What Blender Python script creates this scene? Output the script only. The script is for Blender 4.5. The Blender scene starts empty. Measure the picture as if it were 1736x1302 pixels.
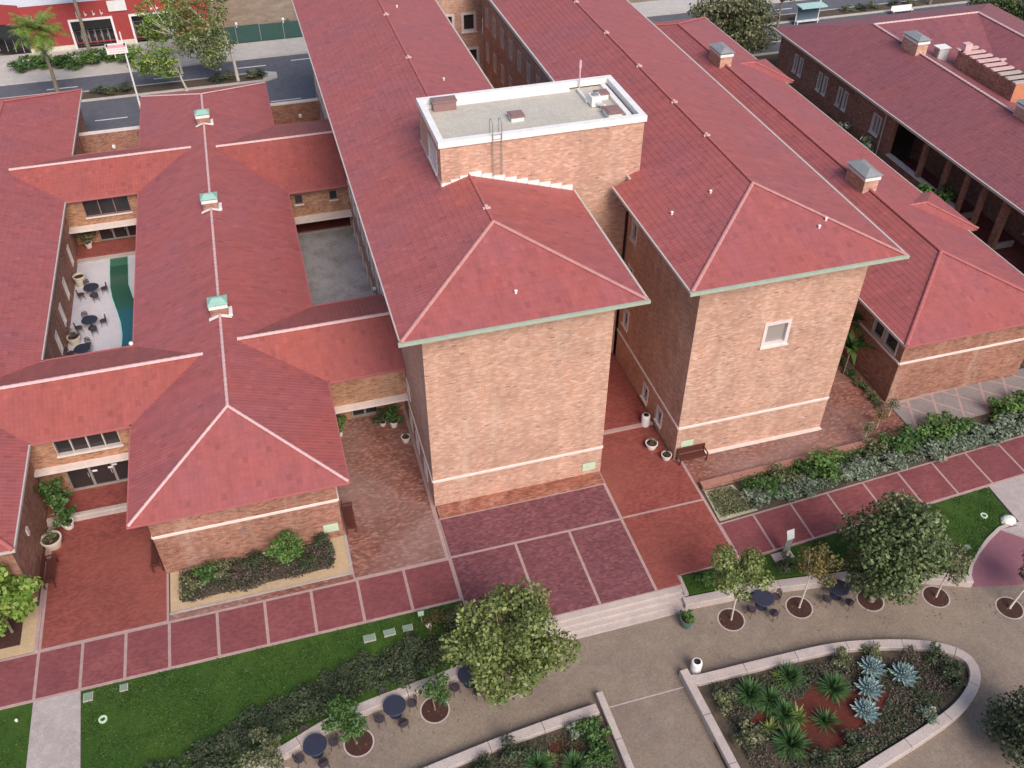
import bpy, math, random
import numpy as np
from mathutils import Vector, Matrix
rnd = random.Random(7)
R_ = math.radians
scene = bpy.context.scene
COL = scene.collection

# ---------------------------------------------------------------- camera, light, exposure
cam_d = bpy.data.cameras.new('camera'); cam = bpy.data.objects.new('camera', cam_d); COL.objects.link(cam)
cam.location = (-5.45, -34.61, 39.66)
cam_d.sensor_width = 36.0; cam_d.lens = 1569.2 * 36 / 1736
cam_d.clip_start = 0.5; cam_d.clip_end = 1500
_p, _y = R_(41.165), R_(16.06)
cam.rotation_euler = (math.pi / 2 - _p, 0, -_y)
scene.camera = cam

SUN_EL, SUN_AZ = R_(43), R_(10)          # azimuth measured from -y towards +x
world = bpy.data.worlds.new('World'); scene.world = world; world.use_nodes = True
wn = world.node_tree.nodes; wl = world.node_tree.links
bg = wn['Background']; sky = wn.new('ShaderNodeTexSky'); sky.sky_type = 'NISHITA'
sky.sun_disc = False; sky.sun_elevation = SUN_EL
sky.sun_rotation = math.pi - SUN_AZ
sky.dust_density = 2.2; sky.air_density = 1.0; sky.ozone_density = 1.0
wl.new(sky.outputs[0], bg.inputs[0]); bg.inputs[1].default_value = 0.082
sun_d = bpy.data.lights.new('sun', 'SUN'); sun = bpy.data.objects.new('sun', sun_d); COL.objects.link(sun)
sun_d.energy = 1.5; sun_d.angle = R_(32); sun_d.color = (1.0, 0.91, 0.82)
_sd = Vector((math.cos(SUN_EL) * math.sin(SUN_AZ), -math.cos(SUN_EL) * math.cos(SUN_AZ), math.sin(SUN_EL)))
sun.rotation_euler = _sd.to_track_quat('Z', 'Y').to_euler()
scene.view_settings.view_transform = 'Standard'; scene.view_settings.look = 'None'
scene.view_settings.gamma = 1.0; scene.view_settings.exposure = 1.03
scene.view_settings.use_curve_mapping = False
scene.cycles.use_adaptive_sampling = True

# ---------------------------------------------------------------- materials
def nodes_of(m):
    m.use_nodes = True
    nt = m.node_tree
    return nt, nt.nodes['Principled BSDF']

def N(nt, t, **kw):
    n = nt.nodes.new(t)
    for k, v in kw.items(): setattr(n, k, v)
    return n

def math_n(nt, op, a, b=None):
    n = N(nt, 'ShaderNodeMath', operation=op)
    for i, v in enumerate((a, b)):
        if v is None: continue
        if isinstance(v, (int, float)): n.inputs[i].default_value = v
        else: nt.links.new(v, n.inputs[i])
    return n.outputs[0]

def mixc(nt, fac, a, b, mode='MIX'):
    n = N(nt, 'ShaderNodeMix', data_type='RGBA', blend_type=mode)
    for s, v in ((n.inputs[0], fac), (n.inputs[6], a), (n.inputs[7], b)):
        if isinstance(v, (int, float)): s.default_value = v
        elif isinstance(v, tuple): s.default_value = (*v, 1) if len(v) == 3 else v
        else: nt.links.new(v, s)
    return n.outputs[2]

def ramp(nt, fac, stops):
    n = N(nt, 'ShaderNodeValToRGB')
    e = n.color_ramp.elements
    while len(e) < len(stops): e.new(0.5)
    for i, (p, c) in enumerate(stops):
        e[i].position = p; e[i].color = (*c, 1)
    nt.links.new(fac, n.inputs[0])
    return n.outputs[0]

def noise(nt, vec, scale, detail=4, rough=.6):
    n = N(nt, 'ShaderNodeTexNoise'); n.inputs['Scale'].default_value = scale
    n.inputs['Detail'].default_value = detail; n.inputs['Roughness'].default_value = rough
    nt.links.new(vec, n.inputs['Vector'])
    return n.outputs[0]

def bump(nt, h, dist, strength, bsdf):
    b = N(nt, 'ShaderNodeBump'); b.inputs['Distance'].default_value = dist; b.inputs['Strength'].default_value = strength
    nt.links.new(h, b.inputs['Height']); nt.links.new(b.outputs[0], bsdf.inputs['Normal'])

def plain(name, c, rough=.6, metal=0.0, spec=.4):
    m = bpy.data.materials.new(name); nt, b = nodes_of(m)
    pos = N(nt, 'ShaderNodeNewGeometry').outputs['Position']
    f = noise(nt, pos, 2.5, 5)
    col = mixc(nt, f, tuple(x * .78 for x in c), tuple(min(1, x * 1.2) for x in c))
    nt.links.new(col, b.inputs['Base Color'])
    b.inputs['Roughness'].default_value = rough; b.inputs['Metallic'].default_value = metal
    b.inputs['Specular IOR Level'].default_value = spec
    return m

def ground_mat(name, c1, c2, c3, big=.25, small=3.0, rough=.85, bmp=.02):
    m = bpy.data.materials.new(name); nt, b = nodes_of(m)
    pos = N(nt, 'ShaderNodeNewGeometry').outputs['Position']
    f1 = noise(nt, pos, big, 5, .6); f2 = noise(nt, pos, small, 6, .7); f3 = noise(nt, pos, small * 9, 3, .7)
    a = mixc(nt, ramp(nt, f1, [(.35, (0, 0, 0)), (.65, (1, 1, 1))]), c1, c2)
    a = mixc(nt, ramp(nt, f2, [(.45, (0, 0, 0)), (.75, (1, 1, 1))]), a, c3)
    g = ramp(nt, f3, [(.3, (.78, .78, .78)), (.7, (1.18, 1.18, 1.18))])
    a = mixc(nt, 1.0, a, g, 'MULTIPLY')
    nt.links.new(a, b.inputs['Base Color']); b.inputs['Roughness'].default_value = rough
    b.inputs['Specular IOR Level'].default_value = .25
    bump(nt, f3, bmp, .6, b)
    return m

def cells(nt, cw, ch, stagger=True):
    """per-cell white noise in UV metres -> (random value, random colour, fraction u, fraction v)"""
    uv = N(nt, 'ShaderNodeUVMap').outputs[0]
    s = N(nt, 'ShaderNodeSeparateXYZ'); nt.links.new(uv, s.inputs[0])
    v = math_n(nt, 'DIVIDE', s.outputs[1], ch); row = math_n(nt, 'FLOOR', v)
    u = math_n(nt, 'DIVIDE', s.outputs[0], cw)
    if stagger: u = math_n(nt, 'ADD', u, math_n(nt, 'MULTIPLY', math_n(nt, 'MODULO', row, 2.0), .5))
    c = N(nt, 'ShaderNodeCombineXYZ')
    nt.links.new(math_n(nt, 'FLOOR', u), c.inputs[0]); nt.links.new(row, c.inputs[1])
    w = N(nt, 'ShaderNodeTexWhiteNoise', noise_dimensions='3D'); nt.links.new(c.outputs[0], w.inputs[0])
    return w.outputs[0], w.outputs[1], math_n(nt, 'FRACT', u), math_n(nt, 'FRACT', v), uv

def brick_mat(name, stops, mortar, cw=.26, ch=.085, joint=.07, stain=(.62, 1.1), rough=.85, patch=None, streak=False):
    m = bpy.data.materials.new(name); nt, b = nodes_of(m)
    val, rc, fu, fv, uv = cells(nt, cw, ch)
    col = ramp(nt, val, stops)
    ju = math_n(nt, 'LESS_THAN', fu, joint * .45); jv = math_n(nt, 'LESS_THAN', fv, joint * 1.3)
    j = math_n(nt, 'MAXIMUM', ju, jv)
    col = mixc(nt, j, col, mortar)
    pos = N(nt, 'ShaderNodeNewGeometry').outputs['Position']
    f = noise(nt, pos, .45, 5, .65)
    mp = N(nt, 'ShaderNodeMapping'); mp.inputs['Scale'].default_value = (1, 1, .22); nt.links.new(pos, mp.inputs[0])
    g = noise(nt, mp.outputs[0], 1.1, 5, .7)
    k = ramp(nt, f, [(.3, (stain[0],) * 3), (.7, (stain[1],) * 3)])
    col = mixc(nt, .55, col, mixc(nt, 1.0, col, k, 'MULTIPLY'))
    k2 = ramp(nt, g, [(.32, (.80, .79, .80)), (.6, (1.05, 1.04, 1.03))])
    col = mixc(nt, .6, col, mixc(nt, 1.0, col, k2, 'MULTIPLY'))
    if streak:
        mp2 = N(nt, 'ShaderNodeMapping'); mp2.inputs['Scale'].default_value = (2.2, 2.2, 9.0); nt.links.new(pos, mp2.inputs[0])
        h1 = noise(nt, mp2.outputs[0], 1.0, 4, .75)
        col = mixc(nt, 1.0, col, ramp(nt, h1, [(.3, (.86, .85, .85)), (.5, (1.0, .99, .99)), (.72, (1.12, 1.13, 1.14))]), 'MULTIPLY')
        mp3 = N(nt, 'ShaderNodeMapping'); mp3.inputs['Scale'].default_value = (.9, .9, .10); nt.links.new(pos, mp3.inputs[0])
        h2 = noise(nt, mp3.outputs[0], 1.0, 6, .7)
        col = mixc(nt, ramp(nt, h2, [(.54, (0, 0, 0)), (.76, (.36, .36, .36))]), col, (.64, .53, .43))
        h3 = noise(nt, mp3.outputs[0], 2.3, 5, .7)
        col = mixc(nt, ramp(nt, h3, [(.58, (0, 0, 0)), (.8, (.34, .34, .34))]), col, (.33, .23, .18))
    if patch:
        f4 = noise(nt, pos, .16, 3, .5)
        col = mixc(nt, ramp(nt, f4, [(.42, (0, 0, 0)), (.68, (.75, .75, .75))]), col, mixc(nt, .7, col, patch))
    nt.links.new(col, b.inputs['Base Color']); b.inputs['Roughness'].default_value = rough
    b.inputs['Specular IOR Level'].default_value = .2
    bump(nt, math_n(nt, 'SUBTRACT', val, math_n(nt, 'MULTIPLY', j, 1.5)), .004, .3, b)
    return m

def tile_mat(name, base, alt, cw=.25, ch=.36):
    m = bpy.data.materials.new(name); nt, b = nodes_of(m)
    val, rc, fu, fv, uv = cells(nt, cw, ch, False)
    pos = N(nt, 'ShaderNodeNewGeometry').outputs['Position']
    f = noise(nt, pos, .22, 4, .6); f2 = noise(nt, pos, 1.6, 5, .7)
    col = mixc(nt, ramp(nt, f, [(.36, (0, 0, 0)), (.66, (1, 1, 1))]), base, alt)
    col = mixc(nt, 1.0, col, ramp(nt, val, [(0, (.82, .82, .83)), (.03, (.87, .87, .88)), (.06, (.96, .96, .96)), (.93, (1.04, 1.03, 1.03)), (.97, (1.10, 1.09, 1.09)), (1, (1.18, 1.16, 1.15))]), 'MULTIPLY')
    mpu = N(nt, 'ShaderNodeMapping'); mpu.inputs['Scale'].default_value = (1.3, .16, 1); nt.links.new(uv, mpu.inputs[0])
    fs = noise(nt, mpu.outputs[0], 1.0, 6, .7)
    col = mixc(nt, 1.0, col, ramp(nt, fs, [(.34, (.89, .89, .91)), (.5, (1, 1, 1)), (.68, (1.07, 1.05, 1.05))]), 'MULTIPLY')
    col = mixc(nt, .5, col, mixc(nt, 1.0, col, ramp(nt, f2, [(.3, (.75, .73, .73)), (.7, (1.12, 1.1, 1.1))]), 'MULTIPLY'))
    nt.links.new(col, b.inputs['Base Color']); b.inputs['Roughness'].default_value = .58
    b.inputs['Specular IOR Level'].default_value = .5
    h = math_n(nt, 'SINE', math_n(nt, 'MULTIPLY', fu, 6.2832))
    bump(nt, math_n(nt, 'ADD', h, math_n(nt, 'MULTIPLY', val, .5)), .02, .2, b)
    return m

def leaf_mat(name, cs, rough=.55):
    m = bpy.data.materials.new(name); nt, b = nodes_of(m)
    g = N(nt, 'ShaderNodeNewGeometry')
    n = len(cs)
    col = ramp(nt, g.outputs['Random Per Island'], [(i / max(1, n - 1), c) for i, c in enumerate(cs)])
    f = noise(nt, g.outputs['Position'], 1.4, 3)
    col = mixc(nt, 1.0, col, ramp(nt, f, [(.3, (.72, .76, .72)), (.7, (1.2, 1.15, 1.1))]), 'MULTIPLY')
    nt.links.new(col, b.inputs['Base Color']); b.inputs['Roughness'].default_value = rough
    b.inputs['Specular IOR Level'].default_value = .35
    return m

MAT = {}
def mk():
    M = MAT
    M['roof'] = tile_mat('clay_tile', (.375, .098, .086), (.345, .102, .104))
    M['roof2'] = tile_mat('clay_tile_fresh', (.365, .090, .070), (.34, .090, .080))
    M['cap'] = plain('ridge_mortar', (.64, .42, .41), .8)
    M['capd'] = plain('ridge_clay', (.42, .125, .12), .7)
    bst = [(0, (.33, .18, .14)), (.006, (.36, .20, .16)), (.02, (.50, .28, .198)), (.5, (.575, .335, .242)), (.85, (.63, .385, .29)), (1, (.67, .46, .38))]
    M['brick'] = brick_mat('brick_buff', bst, (.56, .42, .34), streak=True)
    bst2 = [(0, (.19, .08, .06)), (.03, (.27, .115, .085)), (.5, (.36, .165, .115)), (1, (.43, .23, .165))]
    M['brick2'] = brick_mat('brick_brown', bst2, (.40, .26, .19), streak=True)
    pv = [(0, (.20, .052, .045)), (.5, (.255, .064, .054)), (1, (.30, .085, .07))]
    bst3 = [(0, (.24, .11, .07)), (.03, (.32, .15, .09)), (.5, (.44, .225, .135)), (1, (.50, .29, .18))]
    M['brick3'] = brick_mat('brick_warm_bounce', bst3, (.46, .30, .20), streak=True)  # link walls: warm bounced light is put into this brick colour
    M['pave_red'] = brick_mat('paver_red', pv, (.24, .09, .08), .2, .1, .05, (.75, 1.12), .8, (.30, .10, .075))
    pv2 = [(0, (.135, .052, .064)), (.4, (.18, .066, .078)), (.75, (.21, .074, .082)), (1, (.255, .105, .108))]
    M['pave_purple'] = brick_mat('paver_purple', pv2, (.17, .075, .085), .2, .1, .06, (.8, 1.1), .8)
    pv3 = [(0, (.15, .065, .052)), (.4, (.24, .09, .066)), (.75, (.29, .12, .088)), (1, (.36, .20, .16))]
    M['pave_mix'] = brick_mat('paver_weathered', pv3, (.26, .14, .11), .2, .1, .06, (.7, 1.15), .85, (.34, .25, .23))
    pv4 = [(0, (.21, .064, .066)), (.5, (.25, .076, .078)), (1, (.28, .094, .092))]
    M['pave_walk'] = brick_mat('paver_walk', pv4, (.22, .07, .072), .2, .1, .04, (.66, 1.15), .78, (.175, .055, .07))
    M['kerb'] = ground_mat('pink_concrete', (.43, .29, .265), (.37, .25, .235), (.48, .34, .31))
    M['conc'] = ground_mat('concrete', (.44, .37, .35), (.36, .30, .29), (.50, .43, .41), .4, 2.5)
    M['wallc'] = ground_mat('pale_concrete', (.49, .41, .375), (.41, .34, .32), (.55, .47, .43), .5, 2.0, .8)
    M['tan'] = ground_mat('decomposed_granite', (.262, .205, .155), (.205, .158, .132), (.285, .228, .178), .18, 1.2)
    M['sand'] = ground_mat('sandy_gravel', (.52, .37, .22), (.45, .32, .20), (.58, .43, .28), .5, 4)
    M['grave'] = ground_mat('speckled_gravel', (.40, .36, .26), (.30, .28, .20), (.55, .50, .40), .8, 7)
    M['soil'] = ground_mat('planting_soil', (.10, .07, .05), (.075, .06, .045), (.14, .11, .075), .5, 4)
    M['mulch'] = ground_mat('red_mulch', (.11, .022, .016), (.09, .03, .022), (.15, .035, .022), .5, 6)
    M['bark'] = ground_mat('bark_mulch', (.055, .025, .02), (.07, .03, .025), (.09, .045, .035), 1, 9)
    M['grass'] = ground_mat('lawn', (.034, .082, .011), (.052, .10, .014), (.027, .064, .009), .35, 2.2, .9, .05)
    M['earth'] = ground_mat('dry_earth', (.30, .22, .15), (.24, .17, .12), (.40, .32, .22), .06, .5)
    M['asph'] = ground_mat('asphalt', (.125, .125, .145), (.105, .105, .125), (.15, .15, .165), .1, 1.4)
    M['pavew'] = ground_mat('city_pavement', (.50, .46, .42), (.44, .40, .37), (.56, .52, .47), .15, 1.0)
    M['court'] = ground_mat('court_concrete', (.62, .59, .63), (.56, .53, .58), (.66, .63, .66), .25, 1.5, .6)
    M['wet'] = ground_mat('damp_concrete', (.42, .40, .41), (.50, .49, .51), (.28, .25, .23), .16, .7, .25, .004)
    M['greyp'] = ground_mat('grey_panel', (.27, .235, .225), (.235, .205, .20), (.30, .27, .25), .4, 3)
    M['white'] = plain('white_paint', (.80, .77, .75), .5)
    M['stone'] = plain('white_cast_stone', (.72, .62, .57), .7)
    M['frame'] = plain('pale_window_frame', (.68, .60, .58), .5)
    M['green'] = plain('copper_patina', (.36, .42, .33), .65)
    M['teal'] = plain('copper_vent_patina', (.30, .50, .42), .55)
    M['gut'] = plain('grey_gutter', (.52, .46, .42), .5)
    M['dark'] = plain('gap_shade', (.03, .025, .025), .6)
    M['soffit'] = plain('timber_soffit', (.20, .12, .09), .8)
    M['grey'] = plain('grey_metal', (.38, .38, .36), .4, .4)
    M['steel'] = plain('pale_steel', (.62, .62, .62), .4, .2)
    M['roofmem'] = ground_mat('roof_membrane', (.52, .475, .405), (.47, .43, .37), (.57, .53, .46), .3, 1.5)
    M['whiteroof'] = ground_mat('white_roof', (.72, .70, .70), (.66, .65, .65), (.78, .76, .76), .3, 1.5)
    M['plum'] = plain('brown_hatch', (.27, .16, .15), .6)
    M['wood'] = plain('red_brown_timber', (.10, .03, .022), .55)
    M['navy'] = plain('navy_metal', (.030, .034, .058), .55)
    M['chair'] = plain('brown_mesh_metal', (.06, .045, .055), .5)
    M['pot'] = plain('cream_pot', (.66, .58, .48), .6)
    M['potw'] = plain('white_pot', (.74, .68, .64), .6)
    M['potg'] = plain('green_glazed_pot', (.07, .14, .12), .35)
    M['redb'] = plain('red_stucco', (.34, .052, .050), .85)
    M['cream'] = plain('cream_plinth', (.66, .62, .52), .8)
    M['black'] = plain('black_plastic', (.02, .02, .02), .5)
    M['fence'] = plain('green_windscreen', (.035, .085, .075), .8)
    M['trunk'] = ground_mat('bark', (.24, .19, .14), (.18, .14, .10), (.32, .27, .21), 1, 6)
    M['trunkw'] = ground_mat('pale_bark', (.62, .56, .48), (.50, .43, .35), (.70, .65, .58), 1, 5)
    M['plaque'] = plain('pale_green_plaque', (.52, .62, .45), .5)
    M['box'] = plain('pale_green_lid', (.20, .28, .21), .7)
    M['rock'] = plain('white_rock', (.74, .74, .66), .8)
    M['orange'] = plain('orange_stucco', (.50, .20, .11), .8)
    M['redsign'] = plain('red_sign_band', (.75, .42, .45), .5)
    M['redletter'] = plain('red_lettering', (.66, .34, .36), .5)
    M['salmon'] = brick_mat('red_brick_curb', [(0, (.22, .08, .055)), (.5, (.33, .115, .075)), (1, (.40, .18, .125))], (.34, .18, .13), streak=True)
    M['line'] = plain('road_paint', (.74, .74, .76), .7)
    # glass: dark, glossy panes
    for nm, c, r in (('glass', (.035, .03, .032), .12), ('blind', (.32, .28, .26), .35), ('glassb', (.10, .15, .19), .15), ('glassp', (.40, .32, .34), .25)):
        m = bpy.data.materials.new('pane_' + nm); nt, b = nodes_of(m)
        b.inputs['Base Color'].default_value = (*c, 1); b.inputs['Roughness'].default_value = r
        M[nm] = m
    # pond tiles: turquoise shading along its length
    m = bpy.data.materials.new('pond_water'); nt, b = nodes_of(m)
    pos = N(nt, 'ShaderNodeNewGeometry').outputs['Position']; s = N(nt, 'ShaderNodeSeparateXYZ'); nt.links.new(pos, s.inputs[0])
    f = math_n(nt, 'DIVIDE', math_n(nt, 'SUBTRACT', s.outputs[1], 20.0), 12.0)
    col = ramp(nt, f, [(0, (.02, .12, .16)), (.35, (.02, .11, .13)), (.40, (.025, .10, .07)), (.86, (.03, .10, .065)), (.875, (.06, .17, .11)), (1, (.05, .15, .10))])
    nt.links.new(col, b.inputs['Base Color']); b.inputs['Roughness'].default_value = .18
    M['pond'] = m
    M['pondtile'] = plain('pale_turquoise_tile', (.42, .62, .58), .4)
    # foliage
    M['lf_tree'] = leaf_mat('leaf_tree', [(.075, .108, .026), (.115, .155, .038), (.165, .20, .058), (.25, .28, .11)])
    M['lf_dark'] = leaf_mat('leaf_dark_tree', [(.042, .068, .022), (.066, .10, .032), (.10, .138, .048), (.21, .24, .12)])
    M['lf_lime'] = leaf_mat('leaf_lime', [(.08, .16, .02), (.13, .22, .03), (.20, .29, .05), (.26, .30, .09)])
    M['lf_yel'] = leaf_mat('leaf_yellowing', [(.07, .075, .02), (.13, .10, .03), (.18, .13, .04), (.10, .12, .05)])
    M['lf_olive'] = leaf_mat('leaf_olive', [(.06, .075, .03), (.10, .115, .05), (.155, .16, .08), (.22, .21, .13)])
    M['lf_bright'] = leaf_mat('leaf_bright', [(.04, .10, .02), (.065, .14, .028), (.10, .18, .04), (.15, .23, .065)])
    M['lf_silver'] = leaf_mat('leaf_silver', [(.08, .12, .08), (.13, .17, .12), (.19, .23, .17), (.26, .29, .23)])
    M['lf_green'] = leaf_mat('leaf_mid', [(.03, .075, .02), (.045, .10, .025), (.06, .13, .03), (.10, .17, .05)])
    M['lf_dull'] = leaf_mat('leaf_dull', [(.03, .052, .022), (.045, .068, .03), (.062, .082, .04), (.09, .08, .055)])
    M['lf_brown'] = leaf_mat('leaf_brownish', [(.075, .055, .048), (.11, .08, .068), (.145, .105, .09), (.08, .085, .05)])
    M['lf_agave'] = leaf_mat('leaf_agave', [(.20, .31, .33), (.27, .39, .41), (.36, .47, .48)], .5)
    M['lf_spike'] = leaf_mat('leaf_spiky', [(.04, .10, .035), (.065, .145, .048), (.11, .20, .07)])
    M['lf_spikey'] = leaf_mat('leaf_spiky_yellow', [(.13, .20, .04), (.20, .27, .06), (.27, .33, .10)])
    M['lf_flower'] = leaf_mat('leaf_white_flower', [(.06, .10, .04), (.10, .15, .06), (.62, .62, .55), (.75, .74, .70)])
    M['grassb'] = leaf_mat('grass_blades', [(.028, .070, .009), (.034, .08, .010), (.042, .092, .012), (.058, .105, .018)])
mk()

# ---------------------------------------------------------------- mesh helpers
WL = {}          # object name -> world location of its origin
class MB:
    def __init__(s): s.v = []; s.f = []; s.m = []; s.uvf = []
    def face(s, pts, mi=0, uv=None):
        i = len(s.v); s.v += [tuple(p) for p in pts]; s.f.append(tuple(range(i, i + len(pts)))); s.m.append(mi)
        if uv is None:
            a, b, c = Vector(pts[0]), Vector(pts[1]), Vector(pts[2])
            n = (b - a).cross(c - a)
            if n.length < 1e-12: n = Vector((0, 0, 1))
            n.normalize()
            if abs(n.z) > .999: t = Vector((1, 0, 0)); w = Vector((0, 1, 0))
            else: t = Vector((0, 0, 1)).cross(n).normalized(); w = n.cross(t)
            uv = [(Vector(p).dot(t), Vector(p).dot(w)) for p in pts]
        s.uvf.append(uv)
    def box(s, x0, x1, y0, y1, z0, z1, mi=0, skip=''):
        P = lambda x, y, z: (x, y, z)
        if 'f' not in skip: s.face([P(x0, y0, z0), P(x1, y0, z0), P(x1, y0, z1), P(x0, y0, z1)], mi)
        if 'k' not in skip: s.face([P(x1, y1, z0), P(x0, y1, z0), P(x0, y1, z1), P(x1, y1, z1)], mi)
        if 'l' not in skip: s.face([P(x0, y1, z0), P(x0, y0, z0), P(x0, y0, z1), P(x0, y1, z1)], mi)
        if 'r' not in skip: s.face([P(x1, y0, z0), P(x1, y1, z0), P(x1, y1, z1), P(x1, y0, z1)], mi)
        if 't' not in skip: s.face([P(x0, y0, z1), P(x1, y0, z1), P(x1, y1, z1), P(x0, y1, z1)], mi)
        if 'b' not in skip: s.face([P(x0, y1, z0), P(x1, y1, z0), P(x1, y0, z0), P(x0, y0, z0)], mi)
    def prism(s, poly, z0, z1, mi=0, bottom=False):
        """poly counter-clockwise list of (x,y) or (x,y,ztop)"""
        top = [(p[0], p[1], p[2] if len(p) > 2 else z1) for p in poly]
        s.face(top, mi)
        n = len(poly)
        for i in range(n):
            a, b = top[i], top[(i + 1) % n]
            s.face([(a[0], a[1], z0), (b[0], b[1], z0), b, a], mi)
        if bottom: s.face([(p[0], p[1], z0) for p in reversed(top)], mi)
    def tube(s, pts, radii, seg=8, mi=0, cap=True):
        rings = []
        for k, p in enumerate(pts):
            p = Vector(p)
            d = (Vector(pts[min(k + 1, len(pts) - 1)]) - Vector(pts[max(k - 1, 0)])).normalized()
            a = Vector((1, 0, 0)) if abs(d.x) < .9 else Vector((0, 1, 0))
            u = d.cross(a).normalized(); w = d.cross(u)
            r = radii[k] if isinstance(radii, (list, tuple)) else radii
            rings.append([p + (u * math.cos(t) + w * math.sin(t)) * r for t in [2 * math.pi * q / seg for q in range(seg)]])
        for a, b in zip(rings, rings[1:]):
            for q in range(seg): s.face([a[q], b[q], b[(q + 1) % seg], a[(q + 1) % seg]], mi)
        if cap:
            s.face(rings[0], mi); s.face(list(reversed(rings[-1])), mi)
    def lathe(s, prof, cx, cy, seg=20, mi=0):
        """prof list of (r,z) from bottom outside to top inside"""
        for (r0, z0), (r1, z1) in zip(prof, prof[1:]):
            for q in range(seg):
                a, b = 2 * math.pi * q / seg, 2 * math.pi * (q + 1) / seg
                pts = [(cx + r0 * math.cos(a), cy + r0 * math.sin(a), z0), (cx + r0 * math.cos(b), cy + r0 * math.sin(b), z0),
                       (cx + r1 * math.cos(b), cy + r1 * math.sin(b), z1), (cx + r1 * math.cos(a), cy + r1 * math.sin(a), z1)]
                if r1 < 1e-6: pts = pts[:3]
                elif r0 < 1e-6: pts = [pts[0], pts[2], pts[3]]
                s.face(pts, mi)
    def mesh(s, name, mats, off=(0, 0, 0)):
        me = bpy.data.meshes.new(name)
        o = Vector(off)
        me.from_pydata([tuple(Vector(p) - o) for p in s.v], [], s.f)
        for m in mats: me.materials.append(m)
        if s.f:
            me.polygons.foreach_set('material_index', s.m)
            uvl = me.uv_layers.new(name='UVMap')
            flat = [c for uv in s.uvf for p in uv for c in p]
            uvl.data.foreach_set('uv', flat)
        me.update()
        return me

SPLIT = {'wall', 'gutter', 'flashing', 'plinth', 'wall_letter', 'bay_wall', 'soffit', 'frame', 'kerb', 'roof'}
def islands(mb):
    par = list(range(len(mb.f)))
    def find(i):
        while par[i] != i: par[i] = par[par[i]]; i = par[i]
        return i
    seen = {}
    for i, f in enumerate(mb.f):
        for v in f:
            k = tuple(round(c, 3) for c in mb.v[v])
            if k in seen: par[find(i)] = find(seen[k])
            else: seen[k] = i
    groups = {}
    for i in range(len(mb.f)): groups.setdefault(find(i), []).append(i)
    out = []
    for g in groups.values():
        m = MB()
        for i in g: m.face([mb.v[v] for v in mb.f[i]], mb.m[i], mb.uvf[i])
        out.append(m)
    return out

def wloc(o): return Vector(WL.get(o.name, (0, 0, 0)))
def link(o, parent=None, loc=(0, 0, 0)):
    COL.objects.link(o); WL[o.name] = tuple(loc)
    if parent is not None:
        o.parent = parent; o.location = Vector(loc) - wloc(parent)
    else: o.location = loc
    return o
def part(name, mb, mats, parent, kind=None, label=None):
    """mesh part whose vertices are given in world coordinates; separate pieces become separate parts"""
    if not isinstance(mats, (list, tuple)): mats = [mats]
    if name in SPLIT and kind is None and len(mb.f) > 1:
        isl = islands(mb)
        if len(isl) > 1:
            for m_ in isl[1:]: part(name, m_, mats, parent, kind, label)
            mb = isl[0]
    off = wloc(parent) if parent is not None else (0, 0, 0)
    o = bpy.data.objects.new(name, mb.mesh(name, mats, off))
    link(o, parent, off)
    if kind: o['kind'] = kind
    if label: o['label'] = label
    return o
def inst(name, me, parent, loc, rz=0, sc=None):
    o = bpy.data.objects.new(name, me); link(o, parent, loc); o.rotation_euler = (0, 0, rz)
    if sc is not None: o.scale = sc if isinstance(sc, (tuple, list)) else (sc,) * 3
    return o
def tag(o, label, cat, group=None, kind=None):
    if label: o['label'] = label
    if cat: o['category'] = cat
    if group: o['group'] = group
    if kind: o['kind'] = kind
    return o
def thing(name, label, cat, loc, group=None, rz=0):
    o = bpy.data.objects.new(name, None); o.empty_display_size = .3
    link(o, None, loc); o.rotation_euler = (0, 0, rz)
    return tag(o, label, cat, group)
def struct(name, mb, mats, parent=None):
    o = part(name, mb, mats, parent)
    if parent is None: o['kind'] = 'structure'
    return o
def child_of(name, me, parent, rz=0):
    o = bpy.data.objects.new(name, me); COL.objects.link(o); o.parent = parent; WL[o.name] = tuple(wloc(parent)); o.rotation_euler = (0, 0, rz)
    return o
def copy_tree(o, loc, rz=0, label=None, group=None, parent=None):
    c = o.copy(); COL.objects.link(c)
    if parent is None:
        c.location = loc; c.rotation_euler = (0, 0, rz); WL[c.name] = tuple(loc)
        if label: c['label'] = label
        if group: c['group'] = group
    else:
        c.parent = parent
    for ch in list(o.children): copy_tree(ch, None, parent=c)
    return c

def wall(mb, x0, y0, x1, y1, z0, z1, ops=(), depth=.18, mi=0, mir=None):
    """wall sheet with openings (u0,u1,za,zb); outward side is to the right of p0->p1"""
    L = math.hypot(x1 - x0, y1 - y0); dx, dy = (x1 - x0) / L, (y1 - y0) / L
    nx, ny = dy, -dx
    P = lambda u, z, d=0: (x0 + dx * u - nx * d, y0 + dy * u - ny * d, z)
    us = sorted(set([0, L] + [o[0] for o in ops] + [o[1] for o in ops])); zs = sorted(set([z0, z1] + [o[2] for o in ops] + [o[3] for o in ops]))
    for a, b in zip(us, us[1:]):
        run = None
        for c, d in zip(zs, zs[1:]):
            hole = any(o[0] - 1e-6 <= a and b <= o[1] + 1e-6 and o[2] - 1e-6 <= c and d <= o[3] + 1e-6 for o in ops)
            if not hole: mb.face([P(a, c), P(b, c), P(b, d), P(a, d)], mi)
    for (a, b, c, d) in ops:
        r = mi if mir is None else mir
        mb.face([P(a, c), P(a, d), P(a, d, depth), P(a, c, depth)][::-1], r)
        mb.face([P(b, c), P(b, d), P(b, d, depth), P(b, c, depth)], r)
        mb.face([P(a, d), P(b, d), P(b, d, depth), P(a, d, depth)][::-1], r)
        mb.face([P(a, c), P(b, c), P(b, c, depth), P(a, c, depth)], r)

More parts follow.
